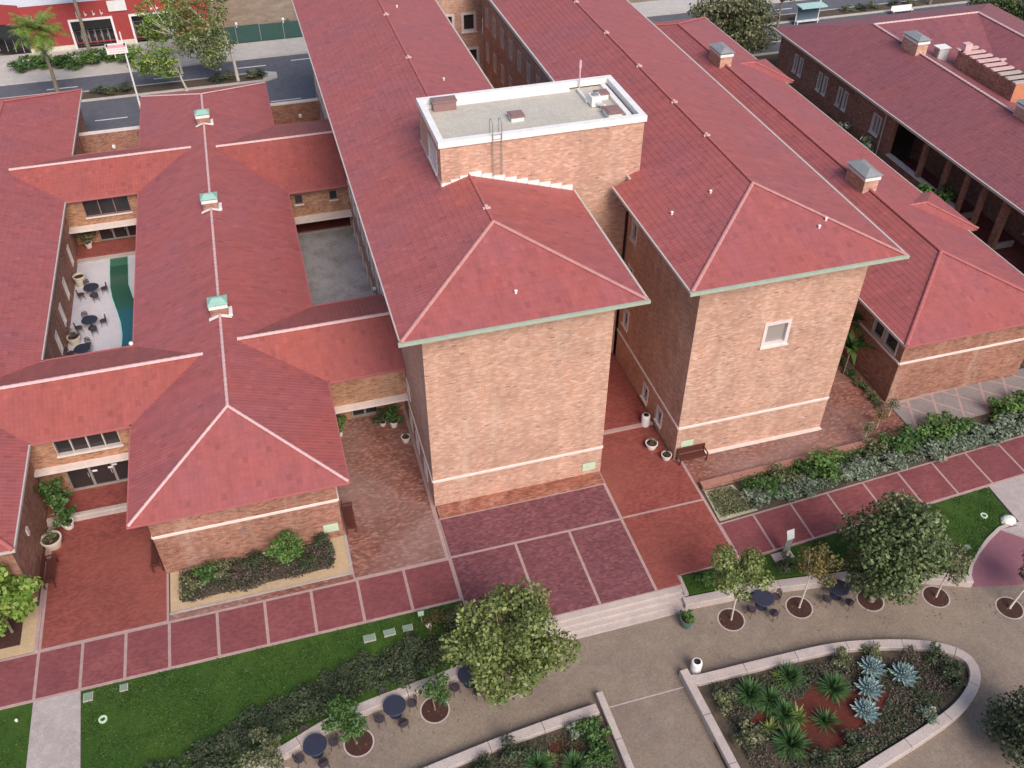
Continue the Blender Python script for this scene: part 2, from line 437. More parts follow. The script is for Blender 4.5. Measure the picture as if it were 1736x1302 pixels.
_wc = {}
def window(root, x0, y0, x1, y1, op, t=.14, frame='frame', pane='glass', mull=0, sill=True, depth=.18, name='window', bars=0):
    """window in the opening op of the wall p0->p1: frame mesh with a pane and a sill below it"""
    L = math.hypot(x1 - x0, y1 - y0); dx, dy = (x1 - x0) / L, (y1 - y0) / L
    u = (op[0] + op[1]) / 2; w = op[1] - op[0]; h = op[3] - op[2]
    key = (round(w, 2), round(h, 2), t, frame, pane, mull, sill, depth, bars)
    if key not in _wc:
        f = MB(); o = .045; a = w / 2
        y_in = depth - .03
        f.box(-a - t, -a + .03, -o, y_in, -t, h + t); f.box(a - .03, a + t, -o, y_in, -t, h + t)
        f.box(-a + .03, a - .03, -o, y_in, h - .03, h + t); f.box(-a + .03, a - .03, -o, y_in, -t, .03)
        for k in range(mull):
            c = -a + w * (k + 1) / (mull + 1)
            f.box(c - .035, c + .035, .02, y_in - .005, .03, h - .03)
        for k in range(bars):
            c = h * (k + 1) / (bars + 1)
            f.box(-a + .03, a - .03, .03, y_in - .01, c - .025, c + .025)
        p = MB(); p.face([(-a, depth - .035, 0), (a, depth - .035, 0), (a, depth - .035, h), (-a, depth - .035, h)])
        s = MB(); s.box(-a - t - .06, a + t + .06, -.13, -o - .002, -t - .06, -t + .04)
        _wc[key] = (f.mesh(name, [MAT[frame]]), p.mesh('pane', [MAT[pane]]), s.mesh('sill', [MAT['stone']]))
    fm, pm, sm = _wc[key]
    rz = math.atan2(dy, dx)
    o = inst(name, fm, root, (x0 + dx * u, y0 + dy * u, op[2]), rz)
    child_of('pane', pm, o)
    if sill: child_of('sill', sm, o)
    return o

def slope(mb, A, B, up, run, rise, l1, r1, course=.36, lip=.014, mi=0):
    """tiled slope: A,B eave ends (xyz), up = horizontal unit vector up the slope, run/rise of the slope,
    l1/r1 = how far the left/right edge moves inwards per metre of run. Stepped tile courses."""
    A, B, up = Vector(A), Vector(B), Vector((up[0], up[1], 0))
    e = (B - A); L = e.length; e.normalize()
    sl = math.hypot(run, rise); n = max(1, int(round(sl / course)))
    nrm = (e.cross(up * run + Vector((0, 0, rise)))).normalized()
    if nrm.z < 0: nrm = -nrm
    prev = None
    for k in range(n):
        d0, d1 = run * k / n, run * (k + 1) / n
        def pt(u, d): return A + e * u + up * d + Vector((0, 0, rise * d / run))
        a, b = pt(l1 * d0, d0) + nrm * lip, pt(L - r1 * d0, d0) + nrm * lip
        c, dd = pt(L - r1 * d1, d1), pt(l1 * d1, d1)
        s0, s1 = sl * k / n, sl * (k + 1) / n
        uv = [(l1 * d0, s0), (L - r1 * d0, s0), (L - r1 * d1, s1 - .001), (l1 * d1, s1 - .001)]
        pts = [a, b, c, dd]
        if (c - dd).length < 1e-4: pts = pts[:3]; uv = uv[:3]
        mb.face(pts, mi, uv)
        a0, b0 = pt(l1 * d0, d0), pt(L - r1 * d0, d0)
        mb.face([a0, b0, b, a], mi, [(0, s0), (L, s0), (L, s0 + .02), (0, s0 + .02)])

def caps(mb, a, b, r=.13, step=.42, mi=0, lift=.03, seg=6):
    """overlapping half-round ridge tiles from a to b"""
    a, b = Vector(a), Vector(b); d = b - a; L = d.length; d.normalize()
    side = d.cross(Vector((0, 0, 1))).normalized(); up = side.cross(d)
    n = max(1, int(L / step))
    for k in range(n):
        p, q = a + d * (L * k / n), a + d * (L * (k + 1) / n + .04)
        for t in range(seg):
            t0, t1 = math.pi * t / seg - .15, math.pi * (t + 1) / seg - .15 + (.15 * 2 / seg if t == seg - 1 else 0)
            o = lambda P, th, rr: P + side * math.cos(th) * rr + up * (math.sin(th) * rr * .8 + lift)
            mb.face([o(p, t0, r * 1.12), o(p, t1, r * 1.12), o(q, t1, r * .93), o(q, t0, r * .93)], mi)
        mb.face([o(p, math.pi * t / seg, r * 1.12) for t in range(seg + 1)], mi)

def hip_roof(root, x0, x1, y0, y1, ze, k, front=True, back=True, mat='roof', fascia=.16, gut=('green', 'gut'), capm=('cap', 'cap'), capr=.13, xr0=None, xr1=None, hipfront='roof'):
    """roof with its ridge along y. Returns ridge x, z"""
    xm = (x0 + x1) / 2; h = (x1 - x0) / 2; zr = ze + k * h
    mb = MB()
    f = 1 if front else 0; b = 1 if back else 0
    slope(mb, (x0, y1, ze), (x0, y0, ze), (1, 0), h, k * h, b, f)          # left slope
    slope(mb, (x1, y0, ze), (x1, y1, ze), (-1, 0), h, k * h, f, b)         # right slope
    if front: slope(mb, (x0, y0, ze), (x1, y0, ze), (0, 1), h, k * h, 1, 1)
    if back: slope(mb, (x1, y1, ze), (x0, y1, ze), (0, -1), h, k * h, 1, 1)
    r = part('roof', mb, [MAT[mat]], root)
    cm = MB()
    ya, yb = y0 + f * h, y1 - b * h
    caps(cm, (xm, ya, zr), (xm, yb, zr), capr)
    if capr: part('ridge_tiles', cm, [MAT[capm[0]]], r, 'stuff')
    hm = MB()
    if front:
        caps(hm, (x0, y0, ze), (xm, ya, zr), capr); caps(hm, (x1, y0, ze), (xm, ya, zr), capr)
    if back:
        caps(hm, (x0, y1, ze), (xm, yb, zr), capr); caps(hm, (x1, y1, ze), (xm, yb, zr), capr)
    if front or back: part('hip_tiles', hm, [MAT[capm[1]]], r, 'stuff')
    # soffit + gutters
    s = MB(); s.box(x0 + .02, x1 - .02, y0 + .02, y1 - .02, ze - fascia, ze - .012)
    part('soffit', s, [MAT['soffit']], root)
    g = MB(); w = .08
    if front: g.box(x0 - w, x1 + w, y0 - w, y0 - .003, ze - fascia + .05, ze + .02)
    if back: g.box(x0 - w, x1 + w, y1 + .003, y1 + w, ze - fascia - .02, ze + .035)
    if front or back: part('gutter', g, [MAT[gut[0]]], root)
    g = MB(); g.box(x0 - w, x0 - .003, y0, y1, ze - fascia + .02, ze + .03); g.box(x1 + .003, x1 + w, y0, y1, ze - fascia + .02, ze + .03)
    part('gutter', g, [MAT[gut[1]]], root)
    return xm, zr

def link_roof(root, x0, x1, yf, yr, yb, ze, zr, eave_x0, eave_x1, mat='roof2', capm='cap'):
    """gabled roof with its ridge along x, its ends running into the neighbours' roofs"""
    mb = MB()
    slope(mb, (x0, yf, ze), (x1, yf, ze), (0, 1), yr - yf, zr - ze, 0, 0)
    slope(mb, (x1, yb, ze), (x0, yb, ze), (0, -1), yb - yr, zr - ze, 0, 0, lip=.004)
    r = part('roof', mb, [MAT[mat]], root)
    cm = MB(); caps(cm, (x0, yr, zr), (x1, yr, zr), .12); part('ridge_tiles', cm, [MAT[capm]], r, 'stuff')
    s = MB(); s.box(eave_x0, eave_x1, yf + .02, yb - .02, ze - .16, ze - .012); part('soffit', s, [MAT['soffit']], root)
    g = MB(); g.box(eave_x0, eave_x1, yf - .1, yf - .003, ze - .13, ze + .03); g.box(eave_x0, eave_x1, yb + .003, yb + .1, ze - .13, ze + .03)
    part('gutter', g, [MAT['capd']], root)

def band(root, x0, y0, x1, y1, z, h=.13, out=.06, mat='stone', name='string_course'):
    L = math.hypot(x1 - x0, y1 - y0); dx, dy = (x1 - x0) / L, (y1 - y0) / L; nx, ny = dy, -dx
    mb = MB()
    a = [(x0 - nx * -out, y0 - ny * -out), (x1 + nx * out, y1 + ny * out)]
    P = lambda u, d, zz: (x0 + dx * u + nx * d, y0 + dy * u + ny * d, zz)
    mb.face([P(0, out, z), P(L, out, z), P(L, out, z + h), P(0, out, z + h)])
    mb.face([P(0, out, z + h), P(L, out, z + h), P(L, .0, z + h + .02), P(0, .0, z + h + .02)])
    mb.face([P(0, 0, z), P(L, 0, z), P(L, out, z), P(0, out, z)])
    mb.face([P(0, 0, z), P(0, out, z), P(0, out, z + h), P(0, 0, z + h + .02)])
    mb.face([P(L, out, z), P(L, 0, z), P(L, 0, z + h + .02), P(L, out, z + h)])
    return part(name, mb, [MAT[mat]], root)

# ---------------------------------------------------------------- foliage helpers
nr = np.random.RandomState(11)
def leaf_mesh(name, blobs, n, size, mat, shell=.55, up=.35, long=1.0, seed=0):
    """n leaf quads spread through the blobs (cx,cy,cz,rx,ry,rz)"""
    r = np.random.RandomState(seed + 3)
    B = np.array(blobs, float); vol = B[:, 3] * B[:, 4] * B[:, 5]; pr = vol ** .75; pr /= pr.sum()
    idx = r.choice(len(B), n, p=pr)
    d = r.normal(size=(n, 3)); d /= np.linalg.norm(d, axis=1)[:, None]
    rad = (shell + (1 - shell) * r.rand(n)) ** .8
    rad *= 1 + .16 * np.sin(d[:, 0] * 5 + idx) * np.cos(d[:, 1] * 4 + d[:, 2] * 6 + seed)
    inner = r.rand(n) < .25; rad[inner] *= r.rand(inner.sum())
    c = B[idx, :3] + d * rad[:, None] * B[idx, 3:]
    nv = d * .7 + r.normal(size=(n, 3)) * .55 + np.array([0, 0, up]); nv /= np.linalg.norm(nv, axis=1)[:, None]
    t = np.cross(nv, r.normal(size=(n, 3))); t /= np.linalg.norm(t, axis=1)[:, None]; b = np.cross(nv, t)
    s = size * (.6 + .8 * r.rand(n))[:, None]
    v = np.stack([c - t * s * .5 * long, c - b * s * .34 - nv * s * .06, c + t * s * .5 * long, c + b * s * .34 - nv * s * .06], 1).reshape(-1, 3)
    return quads(name, v, [mat])
def quads(name, v, mats, mi=None):
    n = len(v) // 4
    me = bpy.data.meshes.new(name); me.vertices.add(len(v)); me.vertices.foreach_set('co', np.ascontiguousarray(v, dtype=np.float32).ravel())
    me.loops.add(n * 4); me.loops.foreach_set('vertex_index', np.arange(n * 4, dtype=np.int32))
    me.polygons.add(n); me.polygons.foreach_set('loop_start', np.arange(n, dtype=np.int32) * 4)
    for m in mats: me.materials.append(MAT[m] if isinstance(m, str) else m)
    me.update(calc_edges=True); me.validate()
    return me

def spiky_mesh(name, n, L, w, mat, seed=0, lo=.15, hi=1.45, droop=.25):
    """rosette of narrow pointed blades"""
    r = np.random.RandomState(seed); V = []
    for k in range(n):
        az = r.rand() * 6.283; el = lo + (hi - lo) * r.rand(); l = L * (.7 + .45 * r.rand())
        d = np.array([math.cos(az) * math.cos(el), math.sin(az) * math.cos(el), math.sin(el)]); sd = np.array([-math.sin(az), math.cos(az), 0])
        p0 = np.array([0, 0, .05]); p1 = p0 + d * l * .55; p2 = p0 + d * l - np.array([0, 0, droop * l * (1.2 - el / 1.6)])
        V += [p0 - sd * w * .35, p0 + sd * w * .35, p1 + sd * w * .5, p1 - sd * w * .5, p1 - sd * w * .5, p1 + sd * w * .5, p2 + sd * .004, p2 - sd * .004]
    return quads(name, np.array(V), [mat])

def limb_tree(root, x, y, z0, zc, r0, blobs, mat='trunk', seed=0, lean=(0, 0)):
    """tapered trunk with a limb into every blob"""
    rr = random.Random(seed); mb = MB()
    top = (x + lean[0], y + lean[1], zc)
    mid = (x + lean[0] * .4 + rr.uniform(-.08, .08), y + lean[1] * .4 + rr.uniform(-.08, .08), z0 + (zc - z0) * .5)
    mb.tube([(x, y, z0 - .05), (x, y, z0 + .12), mid, top], [r0 * 1.5, r0 * 1.05, r0 * .85, r0 * .6], 9)
    for b in blobs:
        e = (b[0], b[1], b[2] + b[5] * .3)
        m = ((top[0] + e[0]) / 2 + rr.uniform(-.15, .15), (top[1] + e[1]) / 2 + rr.uniform(-.15, .15), (top[2] + e[2]) / 2 - .1)
        mb.tube([(top[0], top[1], top[2] - .15), m, e], [r0 * .5, r0 * .3, r0 * .08], 6)
    return part('trunk', mb, [MAT[mat]], root)

def crown_blobs(x, y, z, rx, ry, rz, n, seed, br=.5, cone=0.0):
    rr = random.Random(seed); out = [(x, y, z - rz * .1, rx * .5, ry * .5, rz * .55)]
    for k in range(n):
        h = -0.9 + 1.85 * (k + .5) / n; a = k * 2.4 + rr.uniform(-.4, .4)
        q = math.sqrt(max(0.05, 1 - h * h)) * (1 - cone * (h + 1) / 2) * rr.uniform(.5, .92)
        s = br * rr.uniform(.6, 1.25)
        out.append((x + rx * q * math.cos(a), y + ry * q * math.sin(a), z + rz * h * .72, rx * s, ry * s, rz * s * .7))
    return out

def tree(name, label, cat, x, y, z0, zc, r0, crown, n, leaf, mat, seed, trunk='trunk', group=None, cone=0.0, nb=16, lean=(0, 0), br=.42, trunks=None):
    root = thing(name, label, cat, (x, y, z0), group)
    bl = crown_blobs(*crown, nb, seed, br, cone)
    limb_tree(root, x, y, z0, zc, r0, bl[1:], trunk, seed, lean)
    off = wloc(root)
    me = leaf_mesh('crown', [(b[0] - off.x, b[1] - off.y, b[2] - off.z, b[3], b[4], b[5]) for b in bl], n, leaf, mat, .5, .4, 1.1, seed)
    o = bpy.data.objects.new('crown', me); link(o, root, off)
    return root

exec_parts = []

# ================================================================ GROUND AND PAVING
def slab(name, poly, z0, z1, mat, parent=None, kind='structure'):
    mb = MB(); mb.prism(poly, z0, z1)
    o = part(name, mb, [MAT[mat]], parent)
    if parent is None and kind: o['kind'] = kind
    return o
def rect(x0, x1, y0, y1): return [(x0, y0), (x1, y0), (x1, y1), (x0, y1)]

slab('ground', rect(-400, 400, -300, 600), -1.2, -.7, 'earth')
slab('terrace_pavement', [(-60, -60), (60, -60), (60, -8.2), (29, -9), (-60, -9)], -.9, -.6, 'tan')
slab('campus_ground', [(-120, -6.45), (-.1, -6.45), (-.1, -8.7), (11.2, -8.7), (11.2, -8.2), (14.8, -8.0), (31.1, -7.2), (120, -1.6), (120, 54.0), (-120, 54.0)], -1.0, -.03, 'soil')
# street
slab('street', rect(-150, 150, 54.0, 68.6), -.9, -.02, 'asph')
slab('city_sidewalk', rect(-150, 150, 68.6, 73.0), -.9, .11, 'pavew')
slab('dirt_lot', [(-9, 73.2), (150, 73.2), (150, 200), (-9, 200)], -.9, .05, 'earth')
slab('forecourt', [(-60, 73.0), (-9, 73.0), (-9, 76.6), (-60, 76.6)], -.9, .10, 'pavew')
for k, (xa, xb) in enumerate([(-40, -4.2), (3, 36), (46, 120)]):
    slab('street_median', [(xa, 62.0), (xb, 62.0), (xb + 1.2, 62.6), (xb + 1.2, 63.9), (xb, 64.4), (xa, 64.4)], -.5, .12, 'pavew')
    slab('median_soil', rect(xa + .3, xb - .3, 62.3, 64.1), .0, .14, 'soil')
def dash(x, y, L=3.0):
    mb = MB(); mb.prism(rect(x, x + L, y - .07, y + .07), -.021, -.012); return mb
for (x, y) in [(-20.9, 57.2), (-4.2, 56.9), (4, 57.2), (-31, 57.2), (-15.5, 65.9), (-6.9, 66.3), (-1.2, 66.9), (49.9, 57.2), (42, 57.2), (-26, 66.1), (56, 66.3), (46, 66.3)]:
    o = part('lane_marking', dash(x, y), [MAT['line']], None); o['kind'] = 'structure'
mb = MB(); mb.box(-150, 150, 54.0, 54.22, -.5, .13); mb.box(-150, 150, 68.4, 68.6, -.5, .13)
struct('kerb', mb, [MAT['pavew']])

# ---- left sidewalk with its brick panels between concrete bands
sw = slab('sidewalk', rect(-40, -.02, -6.52, -3.68), -.4, 0, 'kerb')
xs = [-20.64 - 2.04 * k for k in range(9, 0, -1)] + [-20.64, -18.6, -16.57, -14.5, -12.17, -9.8, -7.43, -5.03, -2.57, -.06]
for a, b in zip(xs, xs[1:]):
    slab('paving_panel', rect(a + .075, b - .075, -6.38, -3.84), -.05, .012, 'pave_walk', sw)
# ---- plaza before the tall wings
pz = slab('plaza', [(-.02, -8.78), (11.28, -8.78), (11.28, -8.16), (14.92, -8.1), (14.92, -.17), (14.4, -.17), (14.4, 10), (9.8, 10), (9.8, -.9), (-.02, -.9)], -.4, .002, 'kerb')
for p, m in [(rect(.06, 3.55, -8.72, -3.78), 'pave_purple'), (rect(3.70, 6.63, -8.72, -3.78), 'pave_purple'), (rect(6.78, 9.72, -8.72, -3.78), 'pave_purple'),
             (rect(.06, 9.72, -3.62, -1.0), 'pave_purple'),
             ([(9.88, -8.72), (11.2, -8.72), (11.2, -8.14), (14.76, -8.05), (14.76, -3.72), (9.88, -3.72)], 'pave_red'),
             ([(9.9, -3.58), (14.76, -3.58), (14.76, -.6), (14.4, -.2), (14.4, 2.9), (9.9, 2.9)], 'pave_red')]:
    slab('paving_panel', p, -.05, .014, m, pz)
lp = slab('raised_passage', rect(9.92, 14.46, 3.06, 10.0), -.2, .16, 'pave_red')
slab('nosing', rect(9.92, 14.46, 2.86, 3.07), -.2, .165, 'kerb', lp)
# ---- courts between the halls
ct = slab('entrance_court', rect(-20.72, -14.5, -3.68, 4.55), -.3, .002, 'kerb')
slab('paving_panel', rect(-20.55, -14.62, -3.62, 4.5), -.05, .014, 'pave_red', ct)
st = slab('entrance_steps', rect(-20.9, -14.62, 4.86, 7.9), -.2, .30, 'pave_red')
slab('step', rect(-20.9, -14.62, 4.52, 4.72), -.2, .15, 'wallc', st)
slab('step', rect(-20.9, -14.62, 4.70, 4.90), -.2, .305, 'wallc', st)
gc = slab('side_court', rect(-5.28, .0, -3.68, 8.6), -.3, .002, 'kerb')
slab('paving_panel', rect(-5.1, -.22, -3.62, 8.55), -.05, .014, 'pave_mix', gc)
# ---- steps down to the terrace
sp = thing('terrace_steps', 'pale concrete steps down from the purple brick plaza to the terrace', 'steps', (6.5, -9.2, -.6))
for k in range(4):
    mb = MB(); y1 = -8.78 - .29 * k; mb.box(1.7, 11.12, y1 - .33, y1 + (0 if k == 0 else .0), -.62, -.005 - .15 * k)
    part('tread', mb, [MAT['wallc']], sp)
# ---- right: brick apron, planting bed, far sidewalk, lattice pavement
slab('brick_apron', [(14.92, -2.62), (29.45, -2.3), (29.45, .69), (29.45, 51), (24.2, 51), (24.2, -.2), (14.92, -.2)], -.3, .008, 'pave_mix')
slab('wall_foot', rect(15.0, 24.24, -.42, -.17), -.1, .06, 'stone')
slab('bed_soil', [(14.95, -5.42), (36, -4.14), (50, -3.3), (50, -2.0), (29.5, -2.4), (15.3, -3.0)], -.3, .03, 'soil')
slab('gravel_patch', [(14.98, -5.40), (17.4, -5.25), (16.9, -3.1), (15.1, -3.08)], -.1, .05, 'grave')
def rwp(x, t): return (x, (-5.5 + (x - 14.87) * .0605) * (1 - t) + (-8.22 + (x - 14.9) * .060) * t)
rs = slab('far_sidewalk', [rwp(14.9, 1), rwp(60, 1), rwp(60, 0), rwp(14.9, 0)], -.4, 0, 'kerb')
rx = [14.9, 17.0] + [19.42 + 2.41 * k for k in range(12)]
for a, b in zip(rx, rx[1:]):
    slab('paving_panel', [rwp(a + .07, .955), rwp(b - .07, .955), rwp(b - .07, .045), rwp(a + .07, .045)], -.05, .012, 'pave_walk', rs)
lt = slab('lattice_pavement', [(29.6, -2.2), (48, -1.4), (48, 1.1), (39.3, 1.1), (39.3, .66), (29.5, .66)], -.3, .010, 'greyp')
def strip(a, b, w, z, mat, parent, name='paving_band'):
    a, b = Vector(a), Vector(b); d = (b - a).normalized(); n = Vector((-d.y, d.x)) * w / 2
    slab(name, [a - n, b - n, b + n, a + n], -.05, z, mat, parent)
strip((29.5, .42), (39.4, 1.0), .2, .020, 'kerb', lt)
for k in range(6):
    strip((29.9 + 1.75 * k, -2.0 + .06 * k), (30.9 + 1.85 * k, .50 + .09 * k), .15, .016 + .0, 'kerb', lt)
for k in range(6):
    strip((30.0 + 1.75 * k, .45 + .09 * k), (32.3 + 1.85 * k, -2.0 + .12 * k), .13, .013, 'kerb', lt)
slab('concrete_path', [rwp(31.1, 1.0), (31.0, -10.2), (29.6, -10.2), (34.5, -14), (46, -14), (46, rwp(46, 1)[1])], -.8, -.02, 'conc')
slab('concrete_path', [(-20.66, -6.5), (-20.6, -24), (-17.9, -24), (-18.35, -10.5), (-18.56, -6.5)], -.8, -.015, 'conc')
# curved ramp of plum coloured brick
curve = [(31.0, -10.15), (30.4, -10.0), (29.6, -10.12), (28.6, -10.55), (27.6, -11.1), (26.8, -11.65), (26.3, -12.2)]
rp = curve + [(26.25, -12.75), (28.5, -13.3), (31.5, -13.2), (34.5, -12.5), (35, -10.4)]
mb = MB(); mb.face([(x, y, -.02 - max(0, min(.55, (-10.2 - y) * .22))) for x, y in rp])
for a, b in zip(rp, rp[1:] + rp[:1]): mb.face([(a[0], a[1], -1), (b[0], b[1], -1), (b[0], b[1], -.02 - max(0, min(.55, (-10.2 - b[1]) * .22))), (a[0], a[1], -.02 - max(0, min(.55, (-10.2 - a[1]) * .22)))])
struct('curved_ramp', mb, [plain('plum_paving', (.21, .085, .11), .8)])
mb = MB()
for a, b in zip(curve, curve[1:]):
    za = .03 - max(0, min(.5, (-10.2 - a[1]) * .2)); zb = .03 - max(0, min(.5, (-10.2 - b[1]) * .2))
    d = Vector((b[0] - a[0], b[1] - a[1])).normalized(); n = Vector((-d.y, d.x)) * .09
    mb.face([(a[0] + n.x, a[1] + n.y, za), (b[0] + n.x, b[1] + n.y, zb), (b[0] - n.x, b[1] - n.y, zb), (a[0] - n.x, a[1] - n.y, za)])
    mb.face([(a[0] + n.x, a[1] + n.y, -.8), (b[0] + n.x, b[1] + n.y, -.8), (b[0] + n.x, b[1] + n.y, zb), (a[0] + n.x, a[1] + n.y, za)])
    mb.face([(a[0] - n.x, a[1] - n.y, -.8), (b[0] - n.x, b[1] - n.y, -.8), (b[0] - n.x, b[1] - n.y, zb), (a[0] - n.x, a[1] - n.y, za)])
struct('ramp_kerb', mb, [MAT['wallc']])

slab('expansion_joint', rect(5.25, 9.1, -13.95, -13.89), -.8, -.594, 'conc')
# ---- lawns (gently falling from the sidewalk to the seat walls)
WALL_L = [(-30, -22), (-21.5, -17.0), (-17.2, -14.4), (-14.2, -13.05), (-11.9, -12.45), (-9.85, -11.85), (-7.75, -11.1), (-5.95, -10.7), (-3.7, -10.4), (-2.1, -10.2), (-.65, -10.0), (.6, -9.78), (1.65, -9.62)]
def lawn(name, poly, z0, zy0, slope_, mat='grass'):
    mb = MB()
    zf = lambda p: z0 - slope_ * max(0, zy0 - p[1])
    # fan of thin strips keeps the sheet planar enough
    mb.face([(p[0], p[1], zf(p)) for p in poly])
    for a, b in zip(poly, poly[1:] + poly[:1]): mb.face([(a[0], a[1], -1.1), (b[0], b[1], -1.1), (b[0], b[1], zf(b)), (a[0], a[1], zf(a))])
    return struct(name, mb, [MAT[mat]])
wl_in = [p for p in WALL_L if p[0] > -17.5]
LAWN_L = [(-18.42, -14.6)] + wl_in + [(1.65, -8.8), (-.1, -8.8), (-.1, -6.53), (-18.55, -6.53)]
lawn('lawn', LAWN_L, -.03, -6.5, .035)
lawn('lawn', [(-40, -24), (-20.62, -24), (-20.67, -6.53), (-40, -6.53)], -.03, -6.5, .03)
LAWN_R = [(11.4, -9.35), (14, -9.45), (17, -9.75), (20.5, -10.25), (23.5, -11.1), (26.2, -12.1), (26.75, -11.6), (27.6, -11.05), (28.6, -10.5), (29.6, -10.05), (30.9, -10.1), (31.0, -7.32), (14.95, -8.28), (11.4, -8.2)]
lawn('lawn', LAWN_R, -.03, -7.5, .03)
# ---- beds beside the halls
slab('planting_bed', rect(-14.42, -5.27, -3.24, -.62), -.2, .05, 'sand')
slab('bed_border', [(-14.46, -3.34), (-5.18, -3.34), (-5.18, -3.24), (-14.46, -3.24)], -.2, .09, 'conc')
slab('bed_border', rect(-14.46, -5.18, -3.66, -3.345), -.2, .03, 'pave_mix')
slab('bed_border', rect(-5.27, -5.12, -3.24, -.62), -.2, .085, 'conc')
slab('bed_soil', [(-13.85, -2.75), (-6.2, -2.62), (-6.0, -.7), (-13.8, -.7)], -.1, .07, 'soil')
slab('planting_bed', rect(-34, -20.86, -3.64, -.9), -.2, .04, 'sand')
slab('bed_soil', rect(-34, -21.55, -3.1, -1.0), -.1, .06, 'bark')
slab('kerb_strip', rect(-20.86, -20.7, -3.68, 4.5), -.2, .06, 'kerb')
# red kerb strip and pale mowing strips at the tower's foot
slab('red_curb', rect(.05, 9.8, -.9, 0), -.2, .10, 'salmon')
# ---- inner courts
lc = slab('inner_court', rect(-20.95, -14.6, 13.0, 31.6), -.2, .004, 'court')
slab('step', rect(-20.95, -14.6, 31.55, 32.0), -.2, .14, 'wallc', lc)
slab('court_platform', rect(-20.95, -14.6, 31.98, 34.5), -.2, .28, 'pave_red')
pool = [(-18.58, 32.0 - .42), (-18.52, 29.6), (-18.42, 27.6), (-18.22, 26.1), (-17.85, 24.4), (-17.55, 22.9), (-17.4, 21.4), (-17.42, 19.5), (-17.5, 18)]
poolr = [(-15.6, 18), (-15.7, 22), (-16.3, 24.4), (-16.8, 25.8), (-17.15, 27.6), (-17.22, 29.6), (-17.3, 31.58)]
slab('pond_edge', [(x - .12, y) for x, y in pool] + [(x + .1, y) for x, y in poolr], -.1, .03, 'pondtile')
slab('pond', pool + poolr, -.1, .036, 'pond')
slab('wet_court', rect(-4.9, 0, 13.8, 31.0), -.2, .004, 'wet')
slab('court_step', rect(-4.9, 0, 30.95, 31.15), -.2, .16, 'wallc')
slab('court_platform', rect(-4.9, 0, 31.14, 34.5), -.2, .15, 'pave_red')
slab('rear_yard', rect(-24, 0, 40, 54), -.2, .0, 'conc')

# ================================================================ THE TWO TALL WINGS
ZE = 13.0; KS = .306
def tall_wing_walls(root, segs):
    """segs: list of (x0,y0,x1,y1,z0,z1,openings,kwargs)"""
    mb = MB()
    for sg in segs: wall(mb, *sg[:6], sg[6])
    part('wall', mb, [MAT['brick']], root)
    for sg in segs:
        for op in sg[6]:
            kw = sg[7] if len(sg) > 7 else {}
            window(root, *sg[:4], op, **kw)

W1 = thing('brick_wing', 'tall buff brick wing with blank street-facing gable wall, left of the two tall wings', 'building', (4.9, 0, 0))
rows = [(.35, 1.5), (3.75, 4.95), (6.8, 8.0), (9.8, 11.0)]
lw = []      # left wall runs from the rear (u=0 at y=52) to the front (u=52 at y=0)
for k in range(22):
    y = 49.5 - 2.05 * k
    for (a, b) in rows:
        if y < 7.4 and a > 1: continue
        lw.append((52 - y - .32, 52 - y + .32, a, b))
lw = [o for o in lw if 52 - o[0] > 9] + [(52 - 6.75, 52 - 6.2, .35, 1.3), (52 - 4.8, 52 - 4.25, .35, 1.3), (52 - 2.5, 52 - 1.95, .35, 1.3), (52 - 6.7, 52 - 6.1, 3.0, 3.9)]
tall_wing_walls(W1, [(0, 0, 9.89, 0, -.1, ZE, []), (9.89, 0, 9.89, 10, -.1, ZE, []), (9.0, 10, 9.0, 52, -.1, ZE + .3, []),
                     (0, 52, 0, 0, -.1, ZE, lw, dict(t=.15, sill=False, frame='stone'))])
band(W1, 0, 0, 9.89, 0, 2.02); band(W1, 0, 14, 0, 0, 2.02, name='string_course'); band(W1, 9.89, 0, 9.89, 10, 2.02)
# roof in two lengths: wide front pavilion, narrower behind
mb = MB(); x0, x1, y0 = -1.15, 11.05, -1.15; h = 6.1; zr1 = ZE + KS * h; xm1 = 4.95
slope(mb, (x0, 52, ZE), (x0, y0, ZE), (1, 0), h, KS * h, 0, 1)
slope(mb, (x0, y0, ZE), (x1, y0, ZE), (0, 1), h, KS * h, 1, 1)
# right slope: the wide length meets the penthouse wall at y=10
slope(mb, (x1, y0, ZE), (x1, 10.0, ZE), (-1, 0), h, KS * h, 1, 0)
slope(mb, (10.05, 10.0, ZE + KS), (10.05, 52, ZE + KS), (-1, 0), h - 1.0, KS * (h - 1.0), 0, 0)
r1 = part('roof', mb, [MAT['roof']], W1)
mb = MB(); caps(mb, (xm1, y0 + h, zr1), (xm1, 10, zr1), .07); caps(mb, (xm1, 15.6, zr1), (xm1, 52, zr1), .07); part('ridge_tiles', mb, [MAT['capd']], r1, 'stuff')
mb = MB(); caps(mb, (x0, y0, ZE), (xm1, y0 + h, zr1), .10); caps(mb, (x1, y0, ZE), (xm1, y0 + h, zr1), .10); part('hip_tiles', mb, [plain('hip_pink', (.50, .235, .22), .75)], r1, 'stuff')
mb = MB(); mb.box(x0 + .02, x1 - .02, y0 + .02, 9.99, ZE - .2, ZE - .012); mb.box(x0 + .02, 10.03, 10.0, 52, ZE - .2, ZE - .012, skip='f'); part('soffit', mb, [MAT['soffit']], W1)
mb = MB(); mb.box(x0 - .14, x1 + .14, y0 - .14, y0 - .003, ZE - .14, ZE + .03); part('gutter', mb, [MAT['green']], W1)
mb = MB(); mb.box(x0 - .07, x0 - .003, y0, 52, ZE - .10, ZE + .015); mb.box(x1 + .003, x1 + .12, y0, 10, ZE - .2, ZE + .03); mb.box(10.053, 10.17, 15.5, 52, ZE + .08, ZE + .33)
part('gutter', mb, [MAT['gut']], W1)

